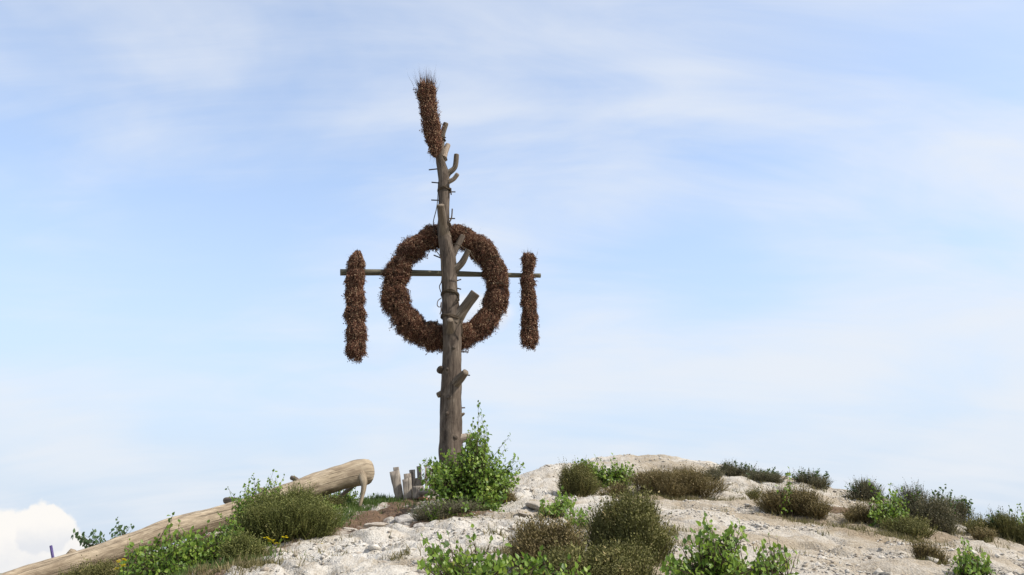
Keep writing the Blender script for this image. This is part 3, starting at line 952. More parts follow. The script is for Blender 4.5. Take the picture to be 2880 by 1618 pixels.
# straw bands on the wreath
for a in (0.35, 1.05, 1.62, 2.3, 3.6, 4.35, 4.95, 5.6):
    i = int(a / (2 * math.pi) * 96)
    c = WP[i]; tg = unit(WP[i + 1] - WP[i - 1]); u_ = unit(np.cross(tg, np.array([0, -1.0, 0.05]))); v_ = np.cross(tg, u_)
    Pb = [c + WR[i] * 1.02 * (math.cos(q) * u_ + math.sin(q) * v_) + tg * 0.015 * math.sin(q * 2) for q in np.linspace(0, 2 * math.pi, 21)]
    V, T, tc = tube(Pb, [0.009] * 21, 6, 0.1)
    part(wreath, 'binding_cord', V, T, M['rope'], True)

top = thing('heather_sheaf', 'upright brush of dried heather tied to the tip of the pole', 'sheaf', at(1220, 412, 15.85))
tp = [(1222, 436, 7), (1221, 414, 14), (1219, 388, 20), (1213, 350, 22.5), (1207, 315, 21.5), (1203, 285, 20.5), (1201, 262, 22), (1200, 246, 22)]
bundle(top, [at(x, y, 15.85) for x, y, r in tp], [r * mpp(y, 15.9) for x, y, r in tp], 2500, 4, (0.26, 0.9, 0.0), 0.12, False, 90, 0.2, 31, 0.12, True)
# bristles at its top and cut stems at its foot
r_ = np.random.default_rng(8)
def bristles(parent, name, c, rad, dirv, n_, ln, spread, wdt):
    p = np.asarray(c) + np.c_[r_.normal(0, rad * 0.5, n_), r_.normal(0, rad * 0.5, n_), r_.normal(0, 0.04, n_)]
    d = unit(np.asarray(dirv, float) + (p - c) * spread + r_.normal(0, 0.14, (n_, 3)))
    xa, ya, za = frame(d)
    l = ln * r_.uniform(0.4, 1.25, n_)
    V, T = scatter(*HAIR, p, xa, ya, za, np.c_[np.full(n_, wdt), l, l])
    part(parent, name, V, T, M['dry_twig'], kind='stuff')


bristles(top, 'bristles', at(1200, 250, 15.85), 0.15, (-0.05, 0, 1), 230, 0.42, 1.6, 0.6)
bristles(top, 'cut_stems', at(1221, 405, 15.83), 0.09, (0.02, -0.02, -1), 90, 0.34, 0.5, 0.9)

ls = thing('heather_sheaf', 'thick hanging roll of dried heather on the left end of the crossbar', 'sheaf', at(1000, 766, 15.75))
lp = [(1007, 708, 9), (1005, 720, 15), (1002, 742, 22), (1000, 770, 22), (998, 813, 23), (999, 860, 25), (1001, 905, 26), (1002, 950, 25), (1002, 982, 24), (1003, 998, 17), (1003, 1008, 8)]
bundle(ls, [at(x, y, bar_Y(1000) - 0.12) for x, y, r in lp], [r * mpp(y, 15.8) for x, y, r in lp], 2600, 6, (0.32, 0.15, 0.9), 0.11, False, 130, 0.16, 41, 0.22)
rs = thing('heather_sheaf', 'slimmer hanging roll of dried heather on the right end of the crossbar', 'sheaf', at(1486, 776, 16.65))
rp = [(1487, 717, 17), (1486, 732, 16), (1486, 750, 12), (1484, 782, 14), (1486, 820, 17), (1488, 858, 19), (1490, 904, 22), (1489, 940, 22), (1488, 958, 21), (1488, 970, 13)]
bundle(rs, [at(x, y, bar_Y(1486) - 0.10) for x, y, r in rp], [r * mpp(y, 16.7) for x, y, r in rp], 2600, 5, (0.32, 0.15, 0.9), 0.11, False, 130, 0.16, 51, 0.15)
bristles(rs, 'bristles', at(1487, 722, bar_Y(1486) - 0.1), 0.11, (0, 0, 1), 90, 0.14, 1.5, 0.4)

def bind(root, pts, ys, Y):
    for yy in ys:
        xs = np.interp(yy, [p[1] for p in pts], [p[0] for p in pts]); rr = np.interp(yy, [p[1] for p in pts], [p[2] for p in pts]) * mpp(yy, Y) * 0.98
        c = at(xs, yy, Y)
        V, T, tc = tube([c + np.array([rr * math.cos(q), rr * math.sin(q), 0.02 * math.sin(q * 2 + yy)]) for q in np.linspace(0, 4 * math.pi, 37)], [0.009] * 37, 6, 0.1)
        part(root, 'binding_cord', V, T, M['rope'], True)


bind(ls, lp, (728, 768, 872, 968), bar_Y(1000) - 0.12)
bind(rs, rp, (748, 776, 850, 930), bar_Y(1486) - 0.10)

# ================================================================== the fallen log
LG = [(-120, 1702, 12.0, 34), (-20, 1660, 12.2, 34), (60, 1629, 12.5, 33), (150, 1603, 12.75, 33), (247, 1575, 13.0, 32), (350, 1541, 13.3, 34), (494, 1489, 13.75, 35), (658, 1447, 14.3, 34), (782, 1405, 14.65, 34), (864, 1374, 14.9, 34), (946, 1347, 15.15, 34), (1000, 1332, 15.3, 36), (1022, 1329, 15.36, 36), (1036, 1328, 15.40, 33), (1043, 1328, 15.42, 28), (1046, 1328, 15.43, 20)]
lb, _ = seat(760, 14.6)
log = thing('fallen_log', 'long bleached bare tree trunk lying along the crest on the left', 'log', lb)
tube_part(log, 'trunk', [at(x, y, d) for x, y, d, r in LG], [r * mpp(y, d) for x, y, d, r in LG], M['log'], 36, 0.035, 0.085, 17, wav=7.0)


def lstub(pts, r, mat='log', seed=1, name='branch_stub', label=None):
    return tube_part(log, name, [at(*p) for p in pts], [q * mpp(p[1], p[2]) for p, q in zip(pts, r)], M[mat], 12, 0.04, 0.08, seed, label=label)


lstub([(226, 1585, 12.95), (211, 1570, 12.93), (200, 1557, 12.9), (192, 1551, 12.88)], [20, 18, 14, 10], seed=21)
lstub([(700, 1424, 14.5), (672, 1412, 14.7), (650, 1408, 14.85), (634, 1408, 14.95)], [13, 10.5, 9, 8.5], 'stub', seed=22)
lstub([(850, 1372, 14.9), (832, 1350, 15.0), (820, 1344, 15.05)], [10, 8, 6.5], 'stub', seed=23)
lstub([(1014, 1330, 15.2), (1022, 1352, 15.15), (1023, 1372, 15.12), (1017, 1402, 15.1), (1011, 1427, 15.08)], [13, 11.5, 7.5, 5.5, 5], seed=24, name='propping_branch')
lstub([(1010, 1345, 15.35), (992, 1368, 15.6), (972, 1384, 15.9), (955, 1400, 16.2)], [9, 6.5, 6, 5], 'stub', seed=25, name='propping_branch')
lstub([(862, 1385, 14.9), (850, 1402, 14.7), (842, 1420, 14.55)], [17, 12, 9], seed=26, name='propping_branch')
lstub([(760, 1395, 14.7), (742, 1382, 14.9), (732, 1378, 15.0)], [12, 9, 7], seed=27)

# purple marker stake behind the log
pb, _ = seat(149, 13.6)
V, T, tc = tube([pb + np.array([0.02, 0, -0.1]), at(149.5, 1572, 13.6), at(143, 1535, 13.6)], [0.020] * 3, 12, 0.2)
single('marker_stake', V, T, M['purple'], 'thin purple marker stake standing behind the left end of the log', 'stake', True)

# ================================================================== plank fence at the pole's foot
fb, _ = seat(1140, 15.9)
fence = thing('plank_fence', 'low ring of upright grey planks of uneven height beside the pole foot', 'fence', fb)


def plank(b0, b1, t0, t1, Y, depth, mat, seed, parent=None, name='plank', dY_top=0.0, yaw=0.0):
    """upright board from its four front corners (photo points) with real thickness"""
    f_ = [at(*b0, Y), at(*b1, Y + yaw), at(*t1, Y + yaw + dY_top), at(*t0, Y + dY_top)]
    f_[0] = f_[0] + (f_[0] - f_[3]) * 0.12; f_[1] = f_[1] + (f_[1] - f_[2]) * 0.12
    back = np.array([0.0, depth, 0.0])
    n_ = 6
    rings = []
    for i in range(n_ + 1):
        q = i / n_
        a = f_[0] * (1 - q) + f_[3] * q; b = f_[1] * (1 - q) + f_[2] * q
        r = np.random.default_rng(seed * 50 + i)
        j = lambda: r.normal(0, 0.003, 3)
        wv = b - a
        c = 0.06
        rings.append([a + wv * c + j(), b - wv * c + j(), b + back * 0.12 + j(), b + back * 0.88 + j(), b - wv * c + back + j(), a + wv * c + back + j(), a + back * 0.88 + j(), a + back * 0.12 + j()])
    V = np.array(rings).reshape(-1, 3)
    T = []
    for i in range(n_):
        for k in range(8):
            p, q, s, u_ = i * 8 + k, i * 8 + (k + 1) % 8, (i + 1) * 8 + (k + 1) % 8, (i + 1) * 8 + k
            T += [(p, q, s), (p, s, u_)]
    for k in range(1, 7):
        T += [(n_ * 8, n_ * 8 + k, n_ * 8 + k + 1), (0, k + 1, k)]
    up = unit(f_[3] - f_[0])
    tc = np.stack([V[:, 0] * 0.9, V[:, 1] * 0.9, (V - f_[0]) @ up + seed], -1)
    if parent is None:
        return V, np.array(T), tc
    return part(parent, name, V, np.array(T), M[mat], False, {'tc': ('FLOAT_VECTOR', tc)})


plank((1112, 1403), (1135, 1403), (1095, 1329), (1122, 1323), 15.75, 0.06, 'plank', 1, fence, yaw=0.03)
plank((1118, 1400), (1132, 1400), (1105, 1315), (1121, 1313), 15.9, 0.07, 'plank', 2, fence)
plank((1135, 1403), (1160, 1402), (1131, 1349), (1155, 1343), 15.7, 0.05, 'plank', 3, fence, yaw=0.02)
plank((1141, 1400), (1161, 1400), (1135, 1334), (1154, 1331), 15.82, 0.08, 'plank', 4, fence)
plank((1156, 1398), (1170, 1398), (1152, 1323), (1166, 1321), 16.1, 0.10, 'plank', 5, fence)
plank((1166, 1398), (1180, 1398), (1166, 1346), (1180, 1342), 16.25, 0.06, 'plank', 6, fence)
plank((1176, 1398), (1188, 1398), (1172, 1312), (1184, 1310), 16.4, 0.10, 'plank', 7, fence)
plank((1196, 1396), (1203, 1396), (1194, 1312), (1201, 1311), 16.6, 0.05, 'plank', 8, fence)
plank((1206, 1396), (1214, 1396), (1205, 1318), (1213, 1316), 16.7, 0.05, 'plank', 9, fence)
plank((1218, 1396), (1236, 1396), (1216, 1311), (1234, 1309), 16.75, 0.06, 'plank_red', 10, fence)
V, T, tc = plank((1160, 1399), (1190, 1398), (1160, 1367), (1190, 1366), 15.62, 0.16, 'plank', 11)
single('timber_block', V, T, M['plank'], 'squat brown timber block in front of the upright planks', 'block', False, {'tc': ('FLOAT_VECTOR', tc)})
pa = [at(1186, 1384, 15.62), at(1200, 1384, 15.5), at(1221, 1384, 15.32)]
V, T, tc = tube(pa, [0.062, 0.062, 0.060], 16, 0.05, 0.05, True, 31)
single('round_log', V, T, M['plank'], 'short round log lying at the fence foot, cut end to the right', 'log', True, {'tc': ('FLOAT_VECTOR', tc)})

# ================================================================== plants
LEAF = (np.array([(0, 0, 0), (-0.36, 0.30, 0.07), (0.36, 0.30, 0.07), (-0.27, 0.62, 0.05), (0.27, 0.62, 0.05), (0, 1.0, -0.10), (0, 0.42, -0.03)]),
        np.array([(0, 6, 1), (0, 2, 6), (1, 6, 3), (2, 4, 6), (6, 5, 3), (6, 4, 5)]))
leaf_mesh = {}
FILL = 2.2


def curve(A, B, bow, n=6):
    t_ = np.linspace(0, 1, n)[:, None]
    return A + (B - A) * t_ + np.asarray(bow) * (4 * t_ * (1 - t_))


def thin_tube(P, r0, r1, sides=4):
    return tube(P, np.linspace(r0, r1, len(P)), sides, 10.0, 0, False)[:2]


def sapling(name, label, px, Y, tips=(), fills=(), leaf=0.05, mat='birch', dens=1.0, cat='sapling', singles=0, group='birch saplings', spread=0.22, base_spread=0.10, droop=0.7, seed=0, lift=0.0):
    """leafy bush: stems from one foot to many tips, twigs with hanging leaves along each"""
    r = np.random.default_rng(1000 + seed)
    root, _ = seat(px, Y)
    root = root + np.array([0, 0, lift])
    o = thing(name, label, cat, root, group)
    T_ = [(x, y, dy) for x, y, dy in tips]
    for (fx, fy, rx, ry, n_, *fd) in fills:
        for _ in range(int(n_ * FILL)):
            a = r.uniform(0, 2 * math.pi); q = math.sqrt(r.random())
            T_.append((fx + rx * q * math.cos(a), fy + ry * q * math.sin(a), r.normal(0, spread) + (fd[0] if fd else 0.0)))
    woods, lp, ld = [], [], []
    for (x, y, dy) in T_:
        B = at(x, y, Y + dy)
        A = root + np.array([r.normal(0, base_spread), r.normal(0, base_spread * 0.6), -0.04])
        ln = np.linalg.norm(B - A)
        bow = np.array([r.normal(0, 0.05), r.normal(0, 0.05), r.uniform(-0.02, 0.06)]) * ln
        P = curve(A, B, bow, 7)
        woods.append(thin_tube(P, 0.004 + 0.004 * ln, 0.0015))
        m = max(3, int(ln / 0.055 * dens))
        for k in range(m):
            t_ = 0.22 + 0.78 * (k + r.random()) / m
            q = t_ * 6; i = min(int(q), 5)
            S = P[i] + (P[i + 1] - P[i]) * (q - i)
            ax = unit(P[i + 1] - P[i])
            out_ = unit(r.normal(0, 1, 3) * np.array([1, 1, 0.35]))
            bl = (0.05 + 0.26 * (1 - t_)) * r.uniform(0.4, 1.1) * min(1.0, ln)
            E = S + (out_ * 0.8 + ax * 0.7) * bl
            if bl > 0.05:
                woods.append(thin_tube(np.array([S, (S + E) / 2 + [0, 0, 0.01], E]), 0.0022, 0.001, 3))
            nl = max(1, int(bl / (leaf * 0.75)))
            for g in range(nl):
                u_ = (g + 0.6) / nl
                lp.append(S + (E - S) * u_ + r.normal(0, 0.006, 3))
                ld.append(out_ * 0.5 + r.normal(0, 0.55, 3) + np.array([0, 0, -droop + 0.3 * r.random()]))
        lp.append(B); ld.append(np.array([r.normal(0, 0.3), r.normal(0, 0.3), 0.9]))
    V, T = join(woods)
    part(o, 'stems', V, T, M['stem'], kind='stuff')
    lp = np.array(lp); ld = unit(np.array(ld))
    n_ = len(lp)
    nrm = unit(r.normal(0, 0.45, (n_, 3)) + np.array([0.3, -0.5, 0.75]))
    xa = unit(np.cross(ld, nrm)); za = np.cross(xa, ld)
    sz = leaf * r.uniform(0.5, 1.3, n_)
    loose = np.zeros(n_, bool)
    if singles:
        # the nearest, largest leaves stand as leaves of their own
        order = np.argsort(lp[:, 1] - sz * 6)
        loose[order[:singles]] = True
        if mat not in leaf_mesh:
            leaf_mesh[mat] = make_mesh('leaf', LEAF[0], LEAF[1], M[mat], False)
        from mathutils import Matrix
        rl = world_loc(o)
        for i in np.where(loose)[0]:
            q = bpy.data.objects.new('leaf', leaf_mesh[mat])
            mt = Matrix(np.c_[xa[i] * sz[i], ld[i] * sz[i], za[i] * sz[i], lp[i] - rl].tolist())
            mt = Matrix([list(mt[0]), list(mt[1]), list(mt[2]), [0, 0, 0, 1]])
            COL.objects.link(q)
            q.parent = o
            q.matrix_local = mt
    V, T = scatter(LEAF[0], LEAF[1], lp[~loose], xa[~loose], ld[~loose], za[~loose], sz[~loose])
    part(o, 'crown', V, T, M[mat], kind='stuff')
    return o


def hsprig_template():
    r = np.random.default_rng(12)
    V = [(-0.022, 0, 0), (0.022, 0, 0), (0, 1, 0.05), (0, 0, -0.022), (0, 0, 0.022), (0.0, 0.97, 0.05)]
    T = [(0, 1, 2), (3, 4, 5)]
    for k in range(8):
        t_ = 0.2 + 0.8 * k / 7
        a = k * 2.4
        d = np.array([math.cos(a), 0.9, math.sin(a)])
        p = np.array([0, t_, 0.05 * t_])
        q = np.array([-math.sin(a), 0, math.cos(a)]) * 0.028
        o_ = len(V)
        V += [tuple(p - q), tuple(p + q), tuple(p + d * 0.11 * (1.15 - 0.5 * t_))]
        T += [(o_, o_ + 1, o_ + 2)]
    return np.array(V), np.array(T)


HSPRIG = hsprig_template()


def heather(label, px, Y, top, hw, mat='heather', dens=1.0, depth=None, group='heather shrubs', seed=0, sprouts=0, tufts=None, ln=0.17, name='heather_shrub', flare=0.9):
    """dense fine-twigged shrub made of several tufts; top and half-width in photo pixels"""
    r = np.random.default_rng(3000 + seed)
    root, by = seat(px, Y)
    k = mpp(by, Y)
    big = 1.13 if px > 1500 and Y > 10 else 1.0
    hgt = max(0.12, at(px, top, Y)[2] - root[2]) * big; rx = hw * k * big; ry = depth if depth else rx * 0.75
    o = thing(name, label, 'shrub', root, group)
    nt = int(1.35 * (tufts or max(5, int(4 + rx * 9))))
    woods, pos, dr, cs = [], [], [], []
    for i in range(nt):
        a = r.uniform(0, 2 * math.pi); q = math.sqrt(r.random())
        cx_, cy_ = root[0] + rx * 0.80 * q * math.cos(a), root[1] + ry * 0.80 * q * math.sin(a)
        g = float(ground(np.array([cx_]), np.array([cy_]))[0])
        hh = hgt * (1 - 0.35 * q * q) * r.uniform(0.5, 1.25) + (root[2] - g) * 0.5
        hh = max(hh, 0.10)
        rr = 0.40 * rx * r.uniform(0.6, 1.3) + 0.04
        n_ = int(760 * dens * (rr * hh * 6 + 0.05))
        # directions over the upper hemisphere, fan-shaped tuft
        th = r.uniform(0, 2 * math.pi, n_); rad = np.sqrt(r.random(n_))
        u_ = r.random(n_) ** 0.55
        prof = (0.55 + 0.5 * np.sin(np.clip(u_, 0.02, 1) * math.pi * 0.6)) * flare * (0.75 + 0.5 * r.random(n_))
        x_ = rr * rad * np.cos(th) * prof; y_ = rr * rad * np.sin(th) * prof
        z_ = hh * u_ * (1 - 0.22 * rad ** 2)
        p = np.c_[cx_ + x_, cy_ + y_, g + z_]
        d = unit(unit(np.c_[x_ * 0.8, y_ * 0.8, 0.45 * hh + 0.5 * z_]) + r.normal(0, 0.2, (n_, 3)))
        pos.append(p); dr.append(d)
        for s_ in range(7):
            j = r.integers(0, n_)
            woods.append(thin_tube(curve(np.array([cx_, cy_, g - 0.03]), p[j], r.normal(0, 0.02, 3), 4), 0.006, 0.002, 3))
    V, T = join(woods)
    part(o, 'stems', V, T, M['stem'], kind='stuff')
    pos = np.concatenate(pos); dr = np.concatenate(dr)
    n_ = len(pos)
    l = ln * r.uniform(0.55, 1.3, n_) * np.where(r.random(n_) < 0.07, 1.7, 1.0)
    pos = pos - dr * (l * 0.45)[:, None]
    # long ragged shoots standing out of the mass
    ns = int(30 + 160 * rx)
    top_i = np.argsort(pos[:, 2] + r.normal(0, hgt * 0.25, n_))[-max(ns * 4, 50):]
    js = r.choice(top_i, ns)
    out_ = pos[js] - root
    sdir = unit(unit(out_ * np.array([1.0, 1.0, 0.35])) * 0.7 + np.array([0, 0, 0.8]) + r.normal(0, 0.28, (ns, 3)))
    sl = r.uniform(0.14, 0.34, ns) * min(1.0, 0.45 + hgt)
    xa, ya, za = frame(sdir)
    S_V, S_T = scatter(*HSPRIG, pos[js], xa, ya, za, np.c_[sl * 0.55, sl, sl * 0.55])
    xa, ya, za = frame(dr)
    V, T = join([scatter(*HSPRIG, pos, xa, ya, za, l), (S_V, S_T)])
    part(o, 'foliage', V, T, M[mat], kind='stuff')
    if sprouts:
        ws, lp, ld = [], [], []
        for i in range(sprouts):
            a = r.uniform(-1, 1)
            A = root + np.array([a * rx * 0.8, r.uniform(-0.5, 0.5) * ry, hgt * 0.3])
            B = root + np.array([a * rx * 1.05 + r.normal(0, 0.05), r.uniform(-0.5, 0.5) * ry, hgt * r.uniform(0.95, 1.35) * (1 - 0.3 * a * a)])
            P = curve(A, B, r.normal(0, 0.03, 3), 6)
            ws.append(thin_tube(P, 0.004, 0.0015, 3))
            for t_ in np.linspace(0.3, 1, 12):
                q = t_ * 5; j = min(int(q), 4)
                lp.append(P[j] + (P[j + 1] - P[j]) * (q - j)); ld.append(unit(r.normal(0, 1, 3) + np.array([0, 0, 0.5])))
        V, T = join(ws)
        part(o, 'sprouts', V, T, M['stem'], kind='stuff')
        lp = np.array(lp); ld = np.array(ld)
        xa, ya, za = frame(ld)
        V, T = scatter(*LEAF, lp, xa, ya, za, r.uniform(0.03, 0.06, len(lp)))
        part(o, 'sprout_leaves', V, T, M['birch_dark'], kind='stuff')
    return o


# --- heather and low dark shrubs
heather('big rounded olive shrub in front of the log, above the yellow flowers', 808, 11.9, 1402, 140, 'heather_green', 1.0, 0.55, seed=1, tufts=16)
heather('dark olive grassy shrub at lower left, below the big rounded one', 665, 10.3, 1520, 58, 'heather_green', 1.0, seed=2)
heather('low dark shrub under the birch bush at the pole foot', 1255, 13.25, 1425, 85, 'heather_grey', 0.8, 0.4, seed=3, tufts=12)
heather('small dark shrub on the right of the birch bush, on the chalk crest', 1412, 14.5, 1385, 45, 'heather_brown', 0.9, seed=4)
heather('dark olive shrub on the hill flank left of the ridge birch', 1620, 16.2, 1322, 56, 'heather', 1.0, seed=5)
heather('smaller brown shrub low on the hill between ridge birch and wide shrub', 1730, 16.4, 1372, 36, 'heather_brown', 0.8, seed=6)
heather('wide brown grey shrub in the middle of the hill flank', 1905, 16.2, 1325, 98, 'heather_brown', 1.0, 0.5, seed=7, tufts=14)
heather('tall olive brown shrub in the foreground right of centre', 1772, 8.4, 1415, 108, 'heather', 1.15, 0.42, seed=8, tufts=16)
heather('brown dry heather with pale tips in the foreground, left of the tall olive one', 1545, 8.3, 1492, 105, 'heather_brown', 1.1, 0.42, seed=9, tufts=14, flare=0.8)
heather('dark thin shrub on the skyline right of the hilltop, with spiky top', 2068, 19.6, 1312, 40, 'heather_grey', 0.7, seed=10, sprouts=16)
heather('low grey shrub just below the skyline between two spiky ones', 2010, 19.0, 1335, 30, 'heather_grey', 0.8, seed=19)
heather('grey leafy shrub on the skyline with loose upright twigs', 2160, 19.0, 1332, 52, 'heather_grey', 0.7, seed=11, sprouts=24)
heather('separate round dark shrub alone on the skyline shoulder', 2285, 19.0, 1332, 48, 'heather_grey', 0.7, seed=12, sprouts=16)
heather('grey brown shrub behind the lone tall birch sprout on the right slope', 2232, 14.2, 1392, 78, 'heather_brown', 1.0, 0.4, seed=13, tufts=11)
heather('tiny olive tussock on the bare slope right of the wide shrub', 2122, 16.3, 1388, 16, 'heather', 0.8, seed=14)
heather('dark green shrub on the crest behind the bright right-hand birch', 2432, 18.0, 1368, 42, 'heather_grey', 0.7, seed=15, sprouts=10)
heather('dark brown shrub at the left foot of the bright right-hand birch', 2440, 13.8, 1425, 46, 'heather_brown', 0.9, seed=16)
heather('broad dark shrub to the right of the bright right-hand birch', 2610, 14.2, 1400, 80, 'heather_grey', 0.7, 0.45, seed=17, tufts=12, sprouts=24)
heather('dark shrub on the skyline with sprays of small leaves at its right', 2690, 16.6, 1422, 44, 'heather_grey', 0.7, seed=18, sprouts=32)
heather('low olive tuft on the pale slope, left of the right edge', 2745, 14.6, 1468, 34, 'heather', 0.9, seed=20)
heather('small brown tuft below the low olive one, near the right edge', 2768, 13.4, 1518, 24, 'heather_brown', 0.9, seed=21)
heather('rusty green shrub cut by the right edge of the picture', 2850, 14.6, 1455, 62, 'heather', 1.0, 0.4, seed=22, sprouts=10)
heather('low leafy olive growth in front of the broad dark shrub', 2560, 13.0, 1470, 60, 'heather', 0.8, 0.25, seed=23)
heather('dry brown grassy clump low on the right slope', 2632, 10.3, 1553, 22, 'heather_brown', 0.6, seed=24)
heather('smaller dry brown clump beside the larger one on the right slope', 2592, 10.2, 1572, 13, 'heather_brown', 0.6, seed=25)
heather('dark undergrowth below the raised end of the log', 900, 15.0, 1398, 60, 'heather', 0.8, 0.25, seed=26)
heather('dark grassy undergrowth against the lower side of the log at bottom left', 265, 11.6, 1592, 70, 'heather', 0.8, 0.3, seed=27)

heather('low mixed heather along the bottom edge below the tall olive shrub', 1755, 7.75, 1556, 105, 'heather', 0.7, 0.3, seed=28, tufts=14)
heather('low dark heather at the bottom edge between green leaves and brown heather', 1600, 7.7, 1560, 80, 'heather', 0.8, 0.25, seed=29, tufts=10)

# --- birches
sapling('birch_sapling', 'bushy bright green birch sapling in front of the pole foot', 1315, 14.1,
        tips=[(1345, 1132, 0), (1352, 1165, 0.1), (1330, 1180, -0.1), (1368, 1200, 0), (1435, 1225, 0.1), (1420, 1262, 0), (1448, 1285, 0.1), (1472, 1308, 0), (1200, 1295, -0.1), (1240, 1268, 0), (1322, 1220, 0), (1385, 1290, 0)],
        fills=[(1345, 1235, 32, 50, 16), (1345, 1270, 45, 50, 14), (1225, 1325, 45, 38, 16), (1425, 1325, 48, 40, 14), (1310, 1310, 115, 48, 50), (1330, 1350, 130, 50, 46), (1260, 1330, 70, 45, 22), (1400, 1340, 60, 45, 16), (1320, 1400, 90, 35, 22), (1310, 1425, 105, 32, 26, -0.45), (1250, 1400, 55, 35, 12, -0.4), (1300, 1448, 75, 22, 16, -0.75), (1390, 1395, 50, 30, 10, -0.3)], leaf=0.060, dens=0.9, spread=0.28, seed=1)
sapling('birch_seedling', 'small pale green birch seedling low on the right side of the pole bush', 1352, 13.4, tips=[(1360, 1372, 0), (1345, 1395, 0), (1370, 1402, 0)], fills=[(1345, 1415, 32, 22, 8)], leaf=0.05, dens=0.8, seed=2)
sapling('birch_sapling', 'dense bright green birch thicket in front of the log at bottom left', 470, 10.9,
        tips=[(485, 1450, 0.1), (478, 1462, 0), (505, 1470, 0), (360, 1512, 0), (352, 1540, 0), (445, 1510, 0), (365, 1560, 0)],
        fills=[(420, 1585, 85, 45, 44), (500, 1555, 75, 55, 44), (470, 1600, 120, 30, 36), (400, 1545, 30, 25, 8)], leaf=0.052, spread=0.3, base_spread=0.3, seed=3, dens=0.9)
sapling('birch_sapling', 'bright green birch between the log thicket and the big olive shrub', 590, 11.3,
        tips=[(585, 1472, 0), (618, 1478, 0), (640, 1490, 0.1), (540, 1490, 0)], fills=[(590, 1545, 70, 58, 50), (650, 1500, 36, 46, 24), (540, 1520, 40, 25, 14)], leaf=0.05, spread=0.25, base_spread=0.2, seed=4, dens=0.9)
sapling('birch_sapling', 'tall leafy birch poking above the middle of the log', 690, 13.5,
        tips=[(712, 1334, 0), (700, 1350, 0), (725, 1352, 0), (768, 1328, 0), (780, 1345, 0), (800, 1338, 0.1), (640, 1372, 0), (648, 1390, 0), (622, 1450, -0.3), (610, 1442, -0.3)],
        fills=[(715, 1395, 45, 40, 20), (690, 1420, 40, 35, 16), (770, 1370, 25, 25, 8)], leaf=0.045, mat='birch', seed=5, dens=0.85)
sapling('birch_sapling', 'sprig of dark leaves arching out behind the left part of the log', 330, 14.2,
        tips=[(206, 1500, 0), (232, 1502, 0), (262, 1500, 0), (330, 1458, 0), (327, 1475, 0.05), (368, 1478, 0), (372, 1488, 0), (350, 1492, 0), (215, 1508, 0), (250, 1512, 0), (290, 1512, 0.1)], fills=[(255, 1508, 45, 10, 5), (330, 1495, 40, 14, 4)], leaf=0.07, mat='birch_dark', dens=1.0, seed=6, droop=0.9)
sapling('birch_sapling', 'young green birch growing under the raised end of the log', 960, 16.3,
        tips=[(1000, 1372, 0), (985, 1380, 0), (1045, 1402, 0), (1052, 1394, 0)], fills=[(975, 1395, 40, 20, 26), (930, 1400, 40, 20, 18)], leaf=0.05, dens=0.9, seed=7, group='birch saplings')
sapling('birch_sapling', 'green leaves in front of the log between olive shrub and propped end', 885, 14.4, tips=[(842, 1352, 0), (838, 1375, 0), (915, 1405, 0)], fills=[(900, 1425, 45, 18, 26), (945, 1432, 25, 14, 10)], leaf=0.045, dens=0.9, seed=8)
sapling('birch_seedling', 'slender two-stemmed birch sprout on the chalk at centre', 1535, 12.7, tips=[(1580, 1378, 0), (1572, 1392, 0), (1592, 1400, 0), (1612, 1418, 0), (1532, 1406, 0), (1526, 1425, 0)], fills=[(1590, 1412, 28, 22, 16), (1532, 1425, 12, 16, 5)], leaf=0.058, dens=1.0, seed=9)
sapling('birch_seedling', 'sparse lower birch sprout just right of the two-stemmed one', 1625, 11.8, tips=[(1655, 1428, 0), (1640, 1440, 0), (1600, 1452, 0)], fills=[(1620, 1455, 34, 24, 14)], leaf=0.055, dens=0.85, seed=10)
sapling('birch_sapling', 'large-leaved birch in the centre foreground, arching to the left', 1330, 7.4,
        tips=[(1188, 1512, 0), (1205, 1530, 0), (1330, 1486, 0), (1322, 1515, 0), (1262, 1510, 0), (1182, 1592, 0), (1215, 1585, 0), (1382, 1522, 0), (1415, 1528, 0), (1285, 1545, 0), (1240, 1560, 0)],
        fills=[(1370, 1590, 85, 30, 26), (1290, 1585, 60, 35, 14), (1245, 1540, 55, 32, 8), (1215, 1590, 36, 12, 5)], leaf=0.056, dens=0.75, spread=0.16, singles=150, seed=11)
sapling('birch_sapling', 'low bright green birch leaves along the bottom edge under the brown heather', 1500, 7.3, tips=[(1520, 1548, 0), (1600, 1575, 0), (1630, 1572, 0)], fills=[(1480, 1595, 85, 26, 26), (1590, 1608, 70, 20, 16)], leaf=0.048, dens=0.75, spread=0.15, base_spread=0.25, singles=90, seed=12)
sapling('birch_sapling', 'leafy birch on the hill ridge left of the summit', 1705, 17.3,
        tips=[(1625, 1292, 0), (1640, 1298, 0), (1675, 1286, 0), (1690, 1300, 0), (1724, 1280, 0), (1720, 1298, 0), (1732, 1310, 0), (1770, 1306, 0), (1780, 1325, 0), (1755, 1330, 0)],
        fills=[(1640, 1325, 34, 32, 34), (1728, 1345, 58, 38, 64), (1765, 1330, 28, 30, 18), (1680, 1320, 22, 25, 10)], leaf=0.062, dens=0.9, seed=13)
sapling('birch_sapling', 'wide green birch in the foreground right of the tall olive shrub', 2020, 7.4,
        tips=[(1985, 1455, 0), (1980, 1478, 0), (2000, 1470, 0), (2060, 1480, 0), (2085, 1490, 0), (2040, 1500, 0), (1950, 1500, 0), (1900, 1515, 0), (2080, 1530, 0)],
        fills=[(2000, 1540, 80, 50, 30), (1970, 1590, 110, 32, 30), (2070, 1590, 60, 32, 16), (1985, 1490, 25, 30, 6), (2070, 1500, 30, 25, 5), (1905, 1600, 50, 24, 12), (2110, 1598, 40, 22, 10)], leaf=0.05, dens=0.8, spread=0.2, base_spread=0.15, singles=150, seed=14)
